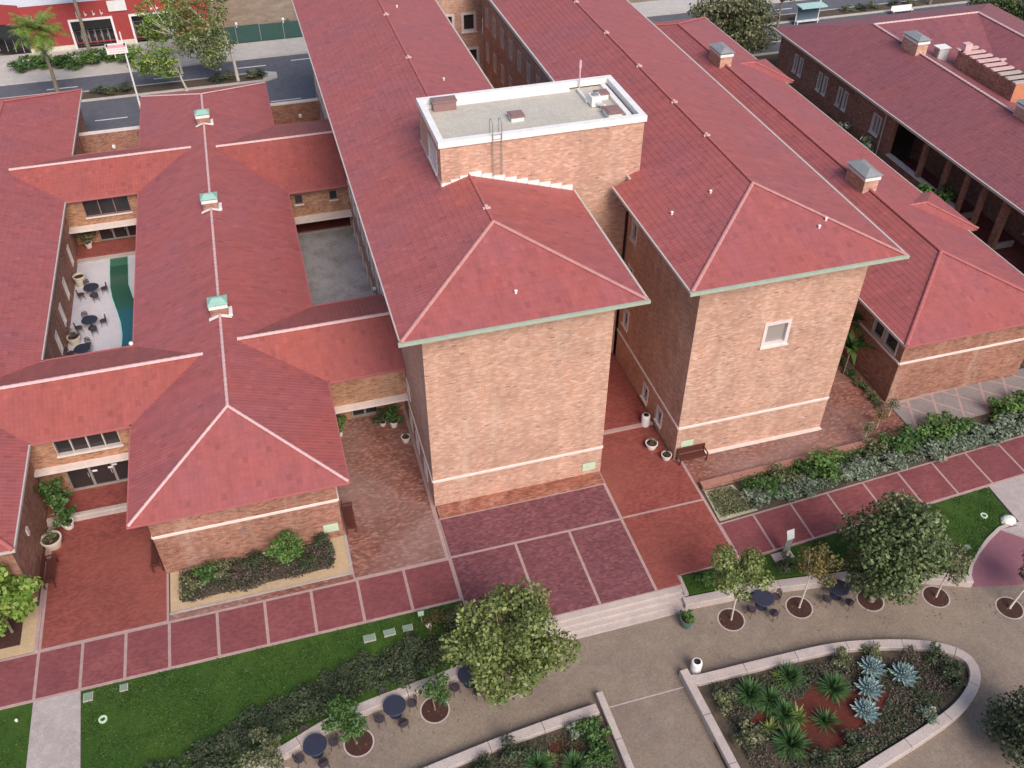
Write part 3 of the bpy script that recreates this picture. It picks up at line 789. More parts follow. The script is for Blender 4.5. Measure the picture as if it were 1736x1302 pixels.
W2 = thing('brick_wing', 'tall buff brick wing with one white-framed window high in its end wall', 'building', (19.4, -.17, 0))
Z2 = 13.1; K2 = .313
gw = [(10.17 - 1.17 - 8.9, 10.17 - 1.17 - 8.3, 10.0, 11.1), (10.17 - 1.17 - 8.9, 10.17 - 1.17 - 8.3, 6.9, 8.0), (10.17 - 1.17 - 8.9, 10.17 - 1.17 - 8.3, 3.6, 4.7), (4.77, 5.37, .75, 1.7), (6.97, 7.57, .75, 1.7)]
gw = [(a + .7, b + .7, c, d) for a, b, c, d in gw[:3]] + gw[3:]
rw = []
for k in range(14):
    y = 46.3 - 2.55 * k
    for (a, b) in ((9.25, 10.6), (6.1, 7.45), (2.9, 4.25)): rw.append((48 - y - .30, 48 - y + .30, a, b))
tall_wing_walls(W2, [(14.49, -.17, 24.24, -.17, -.1, Z2, [(4.38, 5.66, 7.7, 9.05)], dict(t=.17, pane='blind')),
                     (14.49, 9.6, 14.49, -.17, -.1, Z2, [(a, b, c, d) for a, b, c, d in gw], dict(t=.13)),
                     (15.55, 48, 15.55, 9.6, -.1, Z2 + .3, rw, dict(t=.16, pane='glassp', frame='stone', sill=False)),
                     (24.24, -.17, 24.24, 52, -.1, Z2, [])])
mb = MB(); wall(mb, 15.55, 9.6, 14.49, 9.6, -.1, Z2); part('wall', mb, [MAT['brick']], W2)
band(W2, 14.49, -.17, 24.24, -.17, 2.38); band(W2, 14.49, 9.6, 14.49, -.17, 2.38); band(W2, 24.24, -.17, 24.24, 30, 2.38)
mb = MB(); x0, x1, y0 = 13.34, 25.39, -1.32; h = (x1 - x0) / 2; zr2 = Z2 + K2 * h; xm2 = (x0 + x1) / 2
slope(mb, (x0, 9.55, Z2), (x0, y0, Z2), (1, 0), h, K2 * h, 0, 1)
slope(mb, (14.42, 52, Z2 + K2 * 1.08), (14.42, 9.55, Z2 + K2 * 1.08), (1, 0), h - 1.08, K2 * (h - 1.08), 0, 0)
slope(mb, (x0, y0, Z2), (x1, y0, Z2), (0, 1), h, K2 * h, 1, 1)
slope(mb, (x1, y0, Z2), (x1, 52, Z2), (-1, 0), h, K2 * h, 1, 0)
r2 = part('roof', mb, [MAT['roof']], W2)
mb = MB(); caps(mb, (xm2, y0 + h, zr2), (xm2, 52, zr2), .07); part('ridge_tiles', mb, [MAT['capd']], r2, 'stuff')
mb = MB(); caps(mb, (x0, y0, Z2), (xm2, y0 + h, zr2), .10); caps(mb, (x1, y0, Z2), (xm2, y0 + h, zr2), .09); part('hip_tiles', mb, [plain('hip_pink_b', (.50, .235, .22), .75)], r2, 'stuff')
mb = MB(); mb.box(x0 + .02, x1 - .02, y0 + .02, 9.54, Z2 - .2, Z2 - .012); mb.box(14.44, x1 - .02, 9.55, 52, Z2 - .2, Z2 - .012, skip='f'); part('soffit', mb, [MAT['soffit']], W2)
mb = MB(); mb.box(x0 - .14, x1 + .14, y0 - .14, y0 - .003, Z2 - .14, Z2 + .03); part('gutter', mb, [MAT['green']], W2)
mb = MB(); mb.box(x0 - .09, x0 - .003, y0, 9.55, Z2 - .12, Z2 + .02); mb.box(x1 + .003, x1 + .13, y0, 52, Z2 - .2, Z2 + .03); mb.box(14.29, 14.417, 9.56, 52, Z2 + .1, Z2 + .37)
part('gutter', mb, [MAT['gut']], W2)

# end block between the wings
EB = thing('end_block', 'buff brick block closing the gap between the tall wings at their far end', 'building', (12.3, 48, 0))
eo = [(4.73, 5.73, 8.4, 9.8), (2.7, 3.7, 8.4, 9.8), (4.93, 5.93, 5.2, 6.6)]
mb = MB(); wall(mb, 9.02, 48, 15.53, 48, -.1, 13.0, eo); part('wall', mb, [MAT['brick']], EB)
for op in eo: window(EB, 9.02, 48, 15.53, 48, op, t=.2)
mb = MB(); mb.box(9.02, 15.53, 48.01, 58, 12.9, 13.1); part('roof', mb, [MAT['roofmem']], EB)
slab('gap_court', rect(9.02, 15.53, 15.6, 48), -.2, .004, 'pave_red')

# ---- stair tower / penthouse with a flat roof and white parapet
PT = thing('stair_tower', 'square brick stair tower with flat roof and white parapet rising between the tall wings', 'building', (9.3, 10, 0))
px0, px1, py0, py1, pz_ = 3.40, 15.1, 10.02, 15.62, 16.75
mb = MB(); so = [(2.6, 4.6, 14.75, 16.0)]
wall(mb, px0, py0, px1, py0, 11, pz_); wall(mb, px1, py0, px1, py1, 11, pz_); wall(mb, px1, py1, px0, py1, 11, pz_)
wall(mb, px0, py1, px0, py0, 11, pz_, so)
wall(mb, 9.9, py0, 14.48, py0, -.1, 11.0)
part('wall', mb, [MAT['brick']], PT)
window(PT, px0, py1, px0, py0, so[0], t=.08, mull=3, pane='blind')
mb = MB()
c = .36; o = .10
mb.box(px0 - o, px1 + o, py0 - o, py0 + c - o, pz_ - .05, pz_ + .30); mb.box(px0 - o, px1 + o, py1 + o - c, py1 + o, pz_ - .05, pz_ + .30)
mb.box(px0 - o, px0 + c - o, py0 + c - o, py1 + o - c, pz_ - .05, pz_ + .297); mb.box(px1 + o - c, px1 + o, py0 + c - o, py1 + o - c, pz_ - .05, pz_ + .297)
part('parapet', mb, [MAT['white']], PT)
mb = MB(); mb.box(px0 + .2, px1 - .2, py0 + .2, py1 - .2, pz_ - .30, pz_ - .14); part('flat_roof', mb, [MAT['roofmem']], PT)
# white cant strips and stepped flashing
mb = MB(); mb.box(px0 + .34, 12.4, py1 - .55, py1 - .33, pz_ - .14, pz_ + .02); mb.box(px1 - .75, px1 - .45, py0 + .9, py1 - .5, pz_ - .14, pz_ + .05); part('flashing', mb, [MAT['white']], PT)
mb = MB()
for k in range(9):
    xa = 4.95 + .67 * k; z = zr1 - KS * .67 * k; mb.box(xa, xa + .69, py0 - .05, py0 - .006, z - .32, z + .16)
for k in range(3):
    xa = 4.95 - .52 * (k + 1); z = zr1 - KS * .52 * (k + 1); mb.box(xa, xa + .54, py0 - .05, py0 - .006, z - .2, z + .2)
part('flashing', mb, [MAT['white']], PT)
mb = MB()
for k in range(10):
    mb.box(px0 - .05, px0 - .006, py0 + .55 * k, py0 + .55 * k + .56, ZE + KS * (px0 + 1.15) - .1, ZE + KS * (px0 + 1.15) + .22)
part('flashing', mb, [MAT['cap']], PT)
# ladder
ld = thing('roof_ladder', 'thin steel ladder hooked over the front parapet of the stair tower', 'ladder', (6.5, 9.9, 15))
for x in (6.28, 6.78):
    mb = MB(); mb.tube([(x, 9.85, 14.7), (x, 9.85, 17.75), (x, 10.2, 17.9), (x, 10.5, 17.7), (x, 10.5, 16.62)], .028, 6); part('rail', mb, [MAT['grey']], ld)
for k in range(9):
    mb = MB(); mb.tube([(6.28, 9.85, 14.9 + .28 * k), (6.78, 9.85, 14.9 + .28 * k)], .016, 5); part('rung', mb, [MAT['grey']], ld)
def hatch(name, label, x0, x1, y0, y1, h, cat='roof hatch', lid='plum', curb='white', zb=pz_ - .14):
    t = thing(name, label, cat, ((x0 + x1) / 2, (y0 + y1) / 2, zb))
    mb = MB(); mb.box(x0 + .06, x1 - .06, y0 + .06, y1 - .06, zb, zb + h - .1); part('curb', mb, [MAT[curb]], t)
    mb = MB(); mb.box(x0, x1, y0, y1, zb + h - .1, zb + h - .03)
    mb.prism([(x0 + .1, y0 + .1), (x1 - .1, y0 + .1), (x1 - .1, y1 - .1), (x0 + .1, y1 - .1)], zb + h - .03, zb + h); part('lid', mb, [MAT[lid]], t)
    return t
hatch('roof_hatch', 'large brown hood in the far left corner of the flat white-edged roof', 4.0, 5.45, 14.45, 15.2, .62, 'hood', curb='plum')
hatch('roof_hatch', 'small brown hatch alone in the middle of the flat roof', 7.9, 8.75, 12.0, 12.85, .35)
hatch('roof_hatch', 'brown hatch in the near right corner of the flat roof', 13.2, 14.1, 10.75, 11.8, .45)
hatch('roof_hatch', 'brown hatch at the far right of the flat roof, behind the white pump unit', 13.5, 14.3, 13.4, 14.1, .4)
t = thing('condenser_unit', 'white air handling unit with ducts on the flat roof', 'air unit', (13.3, 12.9, pz_ - .14))
mb = MB(); mb.box(12.9, 13.5, 12.6, 13.3, pz_ - .1, pz_ + .45); part('casing', mb, [MAT['white']], t)
mb = MB(); mb.tube([(13.2, 12.6, pz_ + .1), (13.5, 12.2, pz_ + .1), (13.7, 12.1, pz_ - .05)], .11, 8); part('duct', mb, [MAT['steel']], t)
mb = MB(); mb.lathe([(.22, pz_ + .45), (.22, pz_ + .52), (.05, pz_ + .54), (0, pz_ + .54)], 13.2, 12.95, 12); part('fan', mb, [MAT['grey']], t)
mb = MB(); mb.box(12.8, 12.9, 13.3, 15.0, pz_ - .12, pz_ + .06); part('pipe', mb, [MAT['white']], t)
t = thing('antenna_mast', 'thin pink mast at the back edge of the flat roof', 'mast', (13.05, 15.2, pz_))
mb = MB(); mb.tube([(13.05, 15.2, pz_ - .14), (13.05, 15.2, 18.4)], .045, 6); part('pole', mb, [MAT['cap']], t)
mb = MB(); mb.tube([(13.05, 15.2, 17.9), (13.05, 15.2, 18.35)], .08, 6); part('sleeve', mb, [MAT['cap']], t)

# small things on the big roofs
def rz1(x, y): return ZE + KS * min(x + 1.15, 11.05 - x)
def rz2(x, y): return Z2 + K2 * min(x - 13.34, 25.39 - x)
cap_me = MB(); cap_me.lathe([(.06, -.05), (.06, .12), (.085, .13), (.085, .17), (0, .19)], 0, 0, 10); cap_me = cap_me.mesh('vent_cap', [MAT['white']])
for (x, y, f, lab) in [(4.85, .5, None, 'tiny white vent cap low on the front hip of the left tall wing'), (14.96, 5.03, 1, 'white vent cap near the gutter on the right tall wing, left slope'), (17.3, 5.4, 1, 'white vent cap close to the hip of the right tall wing, left slope'),
                       (21.6, 1.2, 2, 'left of two white vent caps on the front hip of the right wing'), (22.2, 1.6, 2, 'right of two white vent caps on the front hip of the right wing'), (6.7, 24.0, 0, 'white vent cap on the far right slope of the left tall wing'), (6.2, 38, 0, 'tiny vent cap highest up the right slope of the left tall wing')]:
    z = rz1(x, y) if f == 0 else rz2(x, y) if f == 1 else (Z2 + K2 * (y + 1.32)) if f == 2 else ZE + KS * (y + 1.15)
    tag(inst('vent_cap', cap_me, None, (x, y, z)), lab, 'vent cap', 'vent caps on the tile roofs')
am = MB(); am.box(-.08, .08, -.16, .16, -.02, .10); am.box(-.2, -.06, -.05, .05, -.07, .04); am.box(.06, .2, -.05, .05, -.07, .04); am = am.mesh('ridge_anchor', [MAT['cap']])
for k, y in enumerate((10.5, 15.2, 21.0, 27.2, 33.8, 40.5)):
    tag(inst('ridge_anchor', am, None, (xm2, y, zr2 + .06)), 'pale ridge anchor on the right tall wing, %s from the front hip' % ['nearest', 'second', 'third', 'fourth', 'fifth', 'farthest'][k], 'ridge anchor', 'pale anchors along the tall ridges')
for k, y in enumerate((6.3, 27.0, 35.5)):
    tag(inst('ridge_anchor', am, None, (xm1, y, zr1 + .06)), 'pale ridge anchor on the left tall wing, %s' % ['just behind its front hip', 'first beyond the stair tower', 'farthest from the tower'][k], 'ridge anchor', 'pale anchors along the tall ridges')

# ================================================================ LOW HALLS ON THE LEFT
KL = .346; ZL = 4.79
H1 = thing('tiled_hall', 'single storey brick hall with three green ridge vents and hipped tile roof', 'building', (-9.9, -.57, 0))
mb = MB(); wall(mb, -14.61, -.57, -5.22, -.57, -.1, ZL); wall(mb, -5.22, -.57, -5.22, 49.4, -.1, ZL); wall(mb, -14.61, 49.4, -14.61, -.57, -.1, ZL); wall(mb, -5.22, 49.4, -14.61, 49.4, -.1, ZL)
part('wall', mb, [MAT['brick2']], H1)
band(H1, -14.61, -.57, -5.22, -.57, 2.82); band(H1, -5.22, -.57, -5.22, 8, 2.82); band(H1, -14.61, 8, -14.61, -.57, 2.82)
hip_roof(H1, -15.29, -4.54, -1.25, 50.0, ZL, KL, capm=('cap', 'cap'), gut=('capd', 'capd'), capr=.085)
mb = MB(); mb.box(-10.5, -10.15, -.66, -.58, 2.0, 2.2); part('wall_light', mb, [MAT['plum']], H1)
H0 = thing('tiled_hall', 'leftmost single storey brick hall, its plain tiled roof cut by the left edge', 'building', (-26, -.57, 0))
mb = MB()
lo = [(y + .57 - .3, y + .57 + .3, .85, 2.25) for y in (19.5, 22.7, 25.9, 30.3)]
wall(mb, -20.95, -.57, -20.95, 52.4, -.1, ZL, lo); wall(mb, -30.5, -.57, -20.95, -.57, -.1, ZL); wall(mb, -30.5, 52.4, -30.5, -.57, -.1, ZL); wall(mb, -20.95, 52.4, -30.5, 52.4, -.1, ZL)
part('wall', mb, [MAT['brick2']], H0)
for op in lo: window(H0, -20.95, -.57, -20.95, 52.4, op, t=.08, sill=False)
mb = MB(); mb.box(-20.94, -20.85, 1.9, 2.2, 2.3, 2.75); part('wall_light', mb, [MAT['stone']], H0)
hip_roof(H0, -31.2, -20.5, -1.25, 53.0, ZL, KL, capm=('capd', 'capd'), gut=('gut', 'gut'), capr=.115)

# green vents on the hall's ridge
def ridge_vent(y, label):
    t = thing('ridge_vent', label, 'roof vent', (-9.915, y, 6.6), 'green copper vents along the hall ridge')
    x = -9.915
    mb = MB(); mb.box(x - .5, x + .5, y - .42, y + .42, 6.1, 7.05); part('base', mb, [MAT['brick2']], t)
    mb = MB(); mb.box(x - .54, x + .54, y - .46, y + .46, 7.05, 7.28); part('collar', mb, [MAT['white']], t)
    mb = MB(); mb.box(x - .42, x + .42, y - .36, y + .36, 7.28, 7.36); part('shaded_gap', mb, [MAT['dark']], t)  # near-black block paints the shade of the gap under the cap
    mb = MB(); a, b = .58, .52; c0 = (x, y, 7.62)
    P = [(x - a, y - b, 7.36), (x + a, y - b, 7.36), (x + a, y + b, 7.36), (x - a, y + b, 7.36)]; Q = [(x - .3, y - .05, 7.58), (x + .3, y - .05, 7.58), (x + .3, y + .1, 7.58), (x - .3, y + .1, 7.58)]
    for i in range(4): mb.face([P[i], P[(i + 1) % 4], Q[(i + 1) % 4], Q[i]])
    mb.face(Q); mb.face(P[::-1]); part('cap', mb, [MAT['teal']], t)
    mb = MB()     # white saddle flashing at the foot
    for s_ in (-1, 1):
        mb.face([(x, y - .75, 6.72), (x + s_ * .66, y - .75, 6.72 - .66 * KL), (x + s_ * .66, y - .44, 6.72 - .66 * KL), (x, y - .44, 6.72)] if s_ > 0 else [(x + s_ * .66, y - .75, 6.72 - .66 * KL), (x, y - .75, 6.72), (x, y - .44, 6.72), (x + s_ * .66, y - .44, 6.72 - .66 * KL)])
    mb.box(x + .5, x + .72, y - .44, y + .4, 6.3, 6.55); part('flashing', mb, [MAT['white']], t)
for y, l in ((39.4, 'green copper ridge vent farthest up the hall roof, near the road'), (25.6, 'green copper ridge vent in the middle of the hall ridge'), (12.9, 'green copper ridge vent nearest the hall front, beside the near link roofs')): ridge_vent(y, l)

# link buildings between the halls
LA = thing('link_building', 'near left link with glazed doors and a strip of four windows over the red court', 'building', (-17.8, 6.5, 0))
mb = MB(); wo = [(1.45, 4.78, 3.28, 4.50)]; do = [(1.35, 6.28, .305, 2.40)]
wall(mb, -20.94, 6.5, -14.62, 6.5, 2.3, ZL, wo, .22); wall(mb, -20.94, 6.62, -14.62, 6.62, .2, 2.5, do, .15)
wall(mb, -14.62, 12.9, -20.94, 12.9, -.1, ZL)
part('wall', mb, [MAT['brick3']], LA)
mb = MB(); mb.box(-20.94, -14.62, 6.06, 6.75, 2.42, 2.58); part('canopy', mb, [MAT['stone']], LA)
w = window(LA, -20.94, 6.5, -14.62, 6.5, wo[0], t=.012, mull=3, depth=.22, frame='gut')
def glass_doors(root, x0, y0, x1, y1, op, cols, depth=.15, name='door'):
    """row of framed glass leaves filling an opening"""
    L = math.hypot(x1 - x0, y1 - y0); dx, dy = (x1 - x0) / L, (y1 - y0) / L; rz = math.atan2(dy, dx)
    w = (op[1] - op[0]) / cols; h = op[3] - op[2]
    f = MB(); d = depth - .06
    f.box(-w / 2, -w / 2 + .07, d - .05, d, 0, h); f.box(w / 2 - .07, w / 2, d - .05, d, 0, h); f.box(-w / 2 + .07, w / 2 - .07, d - .05, d, h - .42, h - .36); f.box(-w / 2 + .07, w / 2 - .07, d - .05, d, 0, .12); f.box(-w / 2 + .07, w / 2 - .07, d - .05, d, h - .06, h)
    fm = f.mesh(name, [MAT['grey']]); p = MB(); p.face([(-w / 2, d + .01, 0), (w / 2, d + .01, 0), (w / 2, d + .01, h), (-w / 2, d + .01, h)]); pm = p.mesh('pane', [MAT['glass']])
    hd = MB(); hd.tube([(w / 2 - .13, d - .10, h * .42), (w / 2 - .13, d - .10, h * .58)], .018, 6); hm = hd.mesh('handle', [MAT['steel']])
    for k in range(cols):
        u = op[0] + w * (k + .5)
        o = inst(name, fm, root, (x0 + dx * u, y0 + dy * u, op[2]), rz); child_of('pane', pm, o); child_of('handle', hm, o)
glass_doors(LA, -20.94, 6.62, -14.62, 6.62, do[0], 4)
for (x, z) in ((-18.1, 1.55), (-17.25, 1.6), (-17.0, 1.75)):
    mb = MB(); mb.box(x - .13, x + .13, 6.645, 6.655, z - .07, z + .07); part('notice', mb, [MAT['white']], LA)
link_roof(LA, -24.2, -11.1, 6.2, 9.5, 13.3, ZL, 6.22, -20.5, -15.3)

LB = thing('link_building', 'near right link with blank brick front over a dark doorway and potted plants', 'building', (-2.6, 7.1, 0))
mb = MB(); wall(mb, -5.2, 7.1, -.02, 7.1, 2.4, ZL); do = [(1.85, 3.45, .02, 2.2)]
wall(mb, -5.2, 8.6, -.02, 8.6, -.1, 2.6, do, .15); wall(mb, -.02, 13.9, -5.2, 13.9, -.1, ZL); part('wall', mb, [MAT['brick3']], LB)
mb = MB(); mb.box(-5.2, -.02, 6.62, 8.7, 2.40, 2.55); part('canopy', mb, [MAT['stone']], LB)
glass_doors(LB, -5.2, 8.6, -.02, 8.6, do[0], 2)
link_roof(LB, -9.1, -.02, 6.85, 10.1, 14.35, ZL, 6.4, -4.5, -.02)

LC = thing('link_building', 'far left link with a wide dark window above the pond court', 'building', (-17.8, 33, 0))
mb = MB(); wo = [(1.45, 4.7, 3.0, 4.4)]; do = [(1.7, 5.9, .28, 2.15)]
wall(mb, -20.94, 33.0, -14.62, 33.0, 2.1, ZL, wo, .25); wall(mb, -20.94, 33.9, -14.62, 33.9, .1, 2.4, do, .2); wall(mb, -14.62, 39.5, -20.94, 39.5, -.1, ZL)
part('wall', mb, [MAT['brick3']], LC)
mb = MB(); mb.box(-20.94, -14.62, 32.3, 34.0, 2.2, 2.36); part('canopy', mb, [MAT['stone']], LC)
window(LC, -20.94, 33, -14.62, 33, wo[0], t=.012, mull=2, depth=.25, frame='plum')
glass_doors(LC, -20.94, 33.9, -14.62, 33.9, do[0], 4)
link_roof(LC, -24.2, -11.1, 32.55, 35.8, 39.9, ZL, 6.22, -20.5, -15.3)

LD = thing('link_building', 'far right link with two small square windows above the wet grey court', 'building', (-2.6, 29.8, 0))
mb = MB(); wo = [(1.08, 1.66, 3.42, 4.2), (3.7, 4.28, 3.42, 4.2)]
wall(mb, -5.2, 29.8, -.02, 29.8, 2.2, ZL, wo, .2); do = [(1.0, 4.4, .15, 2.0)]
wall(mb, -5.2, 33.5, -.02, 33.5, 0, 2.4, do, .15); wall(mb, -.02, 40.3, -5.2, 40.3, -.1, ZL); part('wall', mb, [MAT['brick3']], LD)
mb = MB(); mb.box(-5.2, -.02, 28.95, 33.6, 2.2, 2.36); part('canopy', mb, [MAT['stone']], LD)
for op in wo: window(LD, -5.2, 29.8, -.02, 29.8, op, t=.012, frame='plum')
glass_doors(LD, -5.2, 33.5, -.02, 33.5, do[0], 3)
link_roof(LD, -9.2, -.02, 29.3, 34.95, 40.8, ZL, 6.42, -4.5, -.02)
# boundary wall to the road
BW = thing('boundary_wall', 'red brown brick wall with pale coping closing the yard from the road', 'wall', (-17.8, 47.8, 0))
mb = MB(); mb.box(-20.93, -14.63, 47.6, 47.95, -.1, 2.95); mb.box(-5.2, -.02, 49.3, 49.6, -.1, 2.85); part('wall', mb, [MAT['brick2']], BW)
for (a, b, y, z) in ((-20.93, -18.85, 47.6, 2.95), (-18.84, -16.75, 47.6, 2.95), (-16.74, -14.63, 47.6, 2.95), (-5.2, -2.62, 49.3, 2.85), (-2.61, -.02, 49.3, 2.85)):
    mb = MB(); mb.box(a, b, y - .06, y + .42, z, z + .1); part('coping', mb, [MAT['stone']], BW)
for (x, l) in ((-18.4, 'round white lamp on the boundary wall behind the leftmost hall'), (-1.9, 'round white lamp on the boundary wall behind the far right link')):
    yl = 47.46 if x < -10 else 49.16; mb = MB(); mb.lathe([(.14, 1.5), (.17, 1.65), (.14, 1.8), (0, 1.82)], x, yl, 10); mb.box(x - .05, x + .05, yl, yl + .14, 1.5, 1.6)
    tag(part('wall_lamp', mb, [MAT['white']], None), l, 'wall lamp')
# timber trellis in the yard
t = thing('yard_fence', 'pale slatted timber screen in the small yard behind the left halls', 'fence', (-19.6, 42.5, 0))
for k in range(7):
    mb = MB(); mb.box(-20.2 + .28 * k, -20.12 + .28 * k, 41.2 + k * .5, 41.35 + k * .5, 0, 1.9); part('slat', mb, [MAT['stone']], t)
mb = MB(); mb.box(-20.3, -18.2, 42.6, 42.7, 1.8, 1.95); part('rail', mb, [MAT['stone']], t)
# pale bench-like planter in the far yard
t = thing('yard_planter', 'low pale walled planter with red lid behind the far right link', 'planter', (-2.4, 45.5, 0))
mb = MB(); mb.box(-4.0, -.4, 45.4, 48.2, 0, .5); part('wall', mb, [MAT['wallc']], t)
mb = MB(); mb.box(-3.6, -.8, 45.8, 47.8, .5, .62); part('lid', mb, [MAT['plum']], t)

# ================================================================ ANNEX ON THE RIGHT
AX = thing('tiled_annex', 'long single storey brick annex with two brick chimneys, right of the tall wings', 'building', (34.3, .69, 0))
ZA = 5.51; KA = .336
ao = [(51.2 - 3.75, 51.2 - 2.75, 3.45, 4.75), (51.2 - 2.5, 51.2 - 1.3, 3.45, 4.75)]
mb = MB(); wall(mb, 29.44, .69, 39.25, .69, -.1, ZA); wall(mb, 29.44, 51.2 + .0, 29.44, .69, -.1, ZA, [(a, b, c, d) for a, b, c, d in ao]); wall(mb, 39.25, .69, 39.25, 51.2, -.1, ZA); wall(mb, 39.25, 51.2, 29.44, 51.2, -.1, ZA)
part('wall', mb, [MAT['brick2']], AX)
for op in ao: window(AX, 29.44, 51.2, 29.44, .69, op, t=.07, sill=False, frame='gut')
band(AX, 29.44, .69, 39.25, .69, 3.12); band(AX, 29.44, 20, 29.44, .69, 3.12)
hip_roof(AX, 28.56, 40.1, -.25, 52.2, ZA, KA, capm=('capd', 'capd'), gut=('capd', 'gut'), capr=.12)
for y0_, lab in ((9.7, 'a'), (35.5, 'c')):
    mb = MB(); zr = ZA + 1.0; yc = y0_ + 2.65; xe = 40.95
    slope(mb, (37.0, y0_, ZA + .02), (xe, y0_, ZA + .02), (0, 1), 2.65, 1.0, 0, 1)
    slope(mb, (xe, y0_ + 5.3, ZA + .02), (37.0, y0_ + 5.3, ZA + .02), (0, -1), 2.65, 1.0, 1, 0)
    slope(mb, (xe, y0_, ZA + .02), (xe, y0_ + 5.3, ZA + .02), (-1, 0), 2.65, 1.0, 1, 1)
    o = part('bay_roof', mb, [MAT['roof']], AX)
    mb = MB(); caps(mb, (36.6, yc, zr), (xe - 2.65, yc, zr), .1); caps(mb, (xe, y0_, ZA), (xe - 2.65, yc, zr), .1); part('hip_tiles', mb, [MAT['capd']], o, 'stuff')
    mb = MB(); mb.box(39.26, 40.3, y0_ + .6, y0_ + 4.7, -.1, ZA - .05); mb.box(39.3, xe - .02, y0_ + .02, y0_ + 5.28, ZA - .14, ZA - .0); part('bay_wall', mb, [MAT['brick2']], AX)
def chimney(x, y, zb, h, label, lx=1.1, ly=2.2):
    t = thing('brick_chimney', label, 'chimney', (x, y, zb), 'capped brick chimneys')
    a, b = lx / 2, ly / 2
    mb = MB(); mb.box(x - a, x + a, y - b, y + b, zb - .6, zb + h); part('shaft', mb, [MAT['brick']], t)
    mb = MB(); mb.box(x - a - .07, x + a + .07, y - b - .07, y + b + .07, zb + h, zb + h + .22); part('collar', mb, [MAT['white']], t)
    mb = MB(); mb.box(x - a + .1, x + a - .1, y - b + .1, y + b - .1, zb + h + .22, zb + h + .36); part('shaded_gap', mb, [MAT['dark']], t)  # solid block coloured near-black as the shade between collar and cap
    mb = MB(); z = zb + h + .36; P = [(x - a - .16, y - b - .16, z), (x + a + .16, y - b - .16, z), (x + a + .16, y + b + .16, z), (x - a - .16, y + b + .16, z)]
    Q = [(x - .06, y - b + .5, z + .3), (x + .06, y - b + .5, z + .3), (x + .06, y + b - .5, z + .3), (x - .06, y + b - .5, z + .3)]
    for i in range(4): mb.face([P[i], P[(i + 1) % 4], Q[(i + 1) % 4], Q[i]])
    mb.face(Q); mb.face(P[::-1]); part('cap', mb, [MAT['grey']], t)
    mb = MB(); mb.face([(x, y - b - .03, zb + .12), (x - a - .08, y - b - .03, zb - .22), (x - a - .08, y - b - .03, zb - .5), (x + a + .08, y - b - .03, zb - .5), (x + a + .08, y - b - .03, zb - .22)]); part('flashing', mb, [MAT['cap']], t)
zA = ZA + KA * 5.77
chimney(34.3, 14.7, zA, .75, 'grey-capped brick chimney in the middle of the annex ridge')
chimney(34.3, 37.3, zA, .75, 'grey-capped brick chimney far along the annex ridge, near the big tree')

# ================================================================ FAR RIGHT BUILDING (hollow square of roofs)
RB = thing('court_building', 'low brick building at far right with dark veranda and ring of tiled roofs', 'building', (58, 20, 0))
X0, X1, Y0, Y1, ZR, ZRR = 46.3, 72.0, -12.0, 49.0, 5.0, 7.1
rx0, rx1, ry0, ry1 = 52.8, 64.5, -5.0, 42.0
ix0, ix1, iy0, iy1, ZI = 57.2, 60.8, 2, 33.5, 5.55
mb = MB()
slope(mb, (X0, Y1, ZR), (X0, Y0, ZR), (1, 0), 6.5, 2.1, 7 / 6.5, 7 / 6.5, lip=.006)
slope(mb, (X1, Y1, ZR), (X0, Y1, ZR), (0, -1), 7, 2.1, 7.5 / 7, 6.5 / 7)
slope(mb, (X1, Y0, ZR), (X1, Y1, ZR), (-1, 0), 7.5, 2.1, 7 / 7.5, 7 / 7.5)
mb.face([(rx0, ry1, ZRR), (rx0, ry0, ZRR), (ix0, iy0, ZI), (ix0, iy1, ZI)]); mb.face([(rx1, ry1, ZRR), (rx0, ry1, ZRR), (ix0, iy1, ZI), (ix1, iy1, ZI)][::-1]); mb.face([(rx1, ry0, ZRR), (rx1, ry1, ZRR), (ix1, iy1, ZI), (ix1, iy0, ZI)])
ro = part('roof', mb, [tile_mat('clay_tile_far', (.27, .085, .088), (.245, .082, .094))], RB)
mb = MB(); caps(mb, (rx0, ry0, ZRR), (rx0, ry1, ZRR), .12); caps(mb, (rx0, ry1, ZRR), (rx1, ry1, ZRR), .12); caps(mb, (rx1, ry1, ZRR), (rx1, ry0, ZRR), .12); part('ridge_tiles', mb, [MAT['cap']], ro, 'stuff')
mb = MB(); mb.box(ix0 - .6, ix1 + 12, iy0, iy1 + .1, ZI - .3, ZI + .12); part('flat_roof', mb, [MAT['whiteroof']], RB)
mb = MB(); mb.box(ix0 - .4, ix1 + 5, iy1 + .1, iy1 + .4, ZI - .2, ZI + .42); part('parapet', mb, [MAT['cap']], RB)
mb = MB(); mb.box(X0 - .12, X0 - .003, Y0, Y1, ZR - .16, ZR + .03); part('gutter', mb, [MAT['gut']], RB)
mb = MB(); mb.box(X0 + .02, X1 - .02, Y0, Y1 - .02, ZR - .15, ZR - .012); part('soffit', mb, [MAT['soffit']], RB)
wx = 47.05
wo = [(Y1 - 45.2, Y1 - 44.75, 2.0, 3.6), (Y1 - 44.2, Y1 - 43.75, 2.0, 3.6), (Y1 - 40.6, Y1 - 40.15, 2.0, 3.6), (Y1 - 39.6, Y1 - 39.15, 2.0, 3.6), (Y1 - 37.0, Y1 - 36.55, 2.0, 3.6), (Y1 - 36.0, Y1 - 35.55, 2.0, 3.6), (Y1 - 31.2, Y1 - 30.1, 2.0, 3.6)]
mb = MB(); vo = (Y1 - 28.2, Y1 - 18.6, 1.05, 4.2); v2 = (Y1 - 18.3, Y1 - 14.2, .05, 4.2); v3 = (Y1 - 13.6, Y1 - 9.2, .05, 4.2)
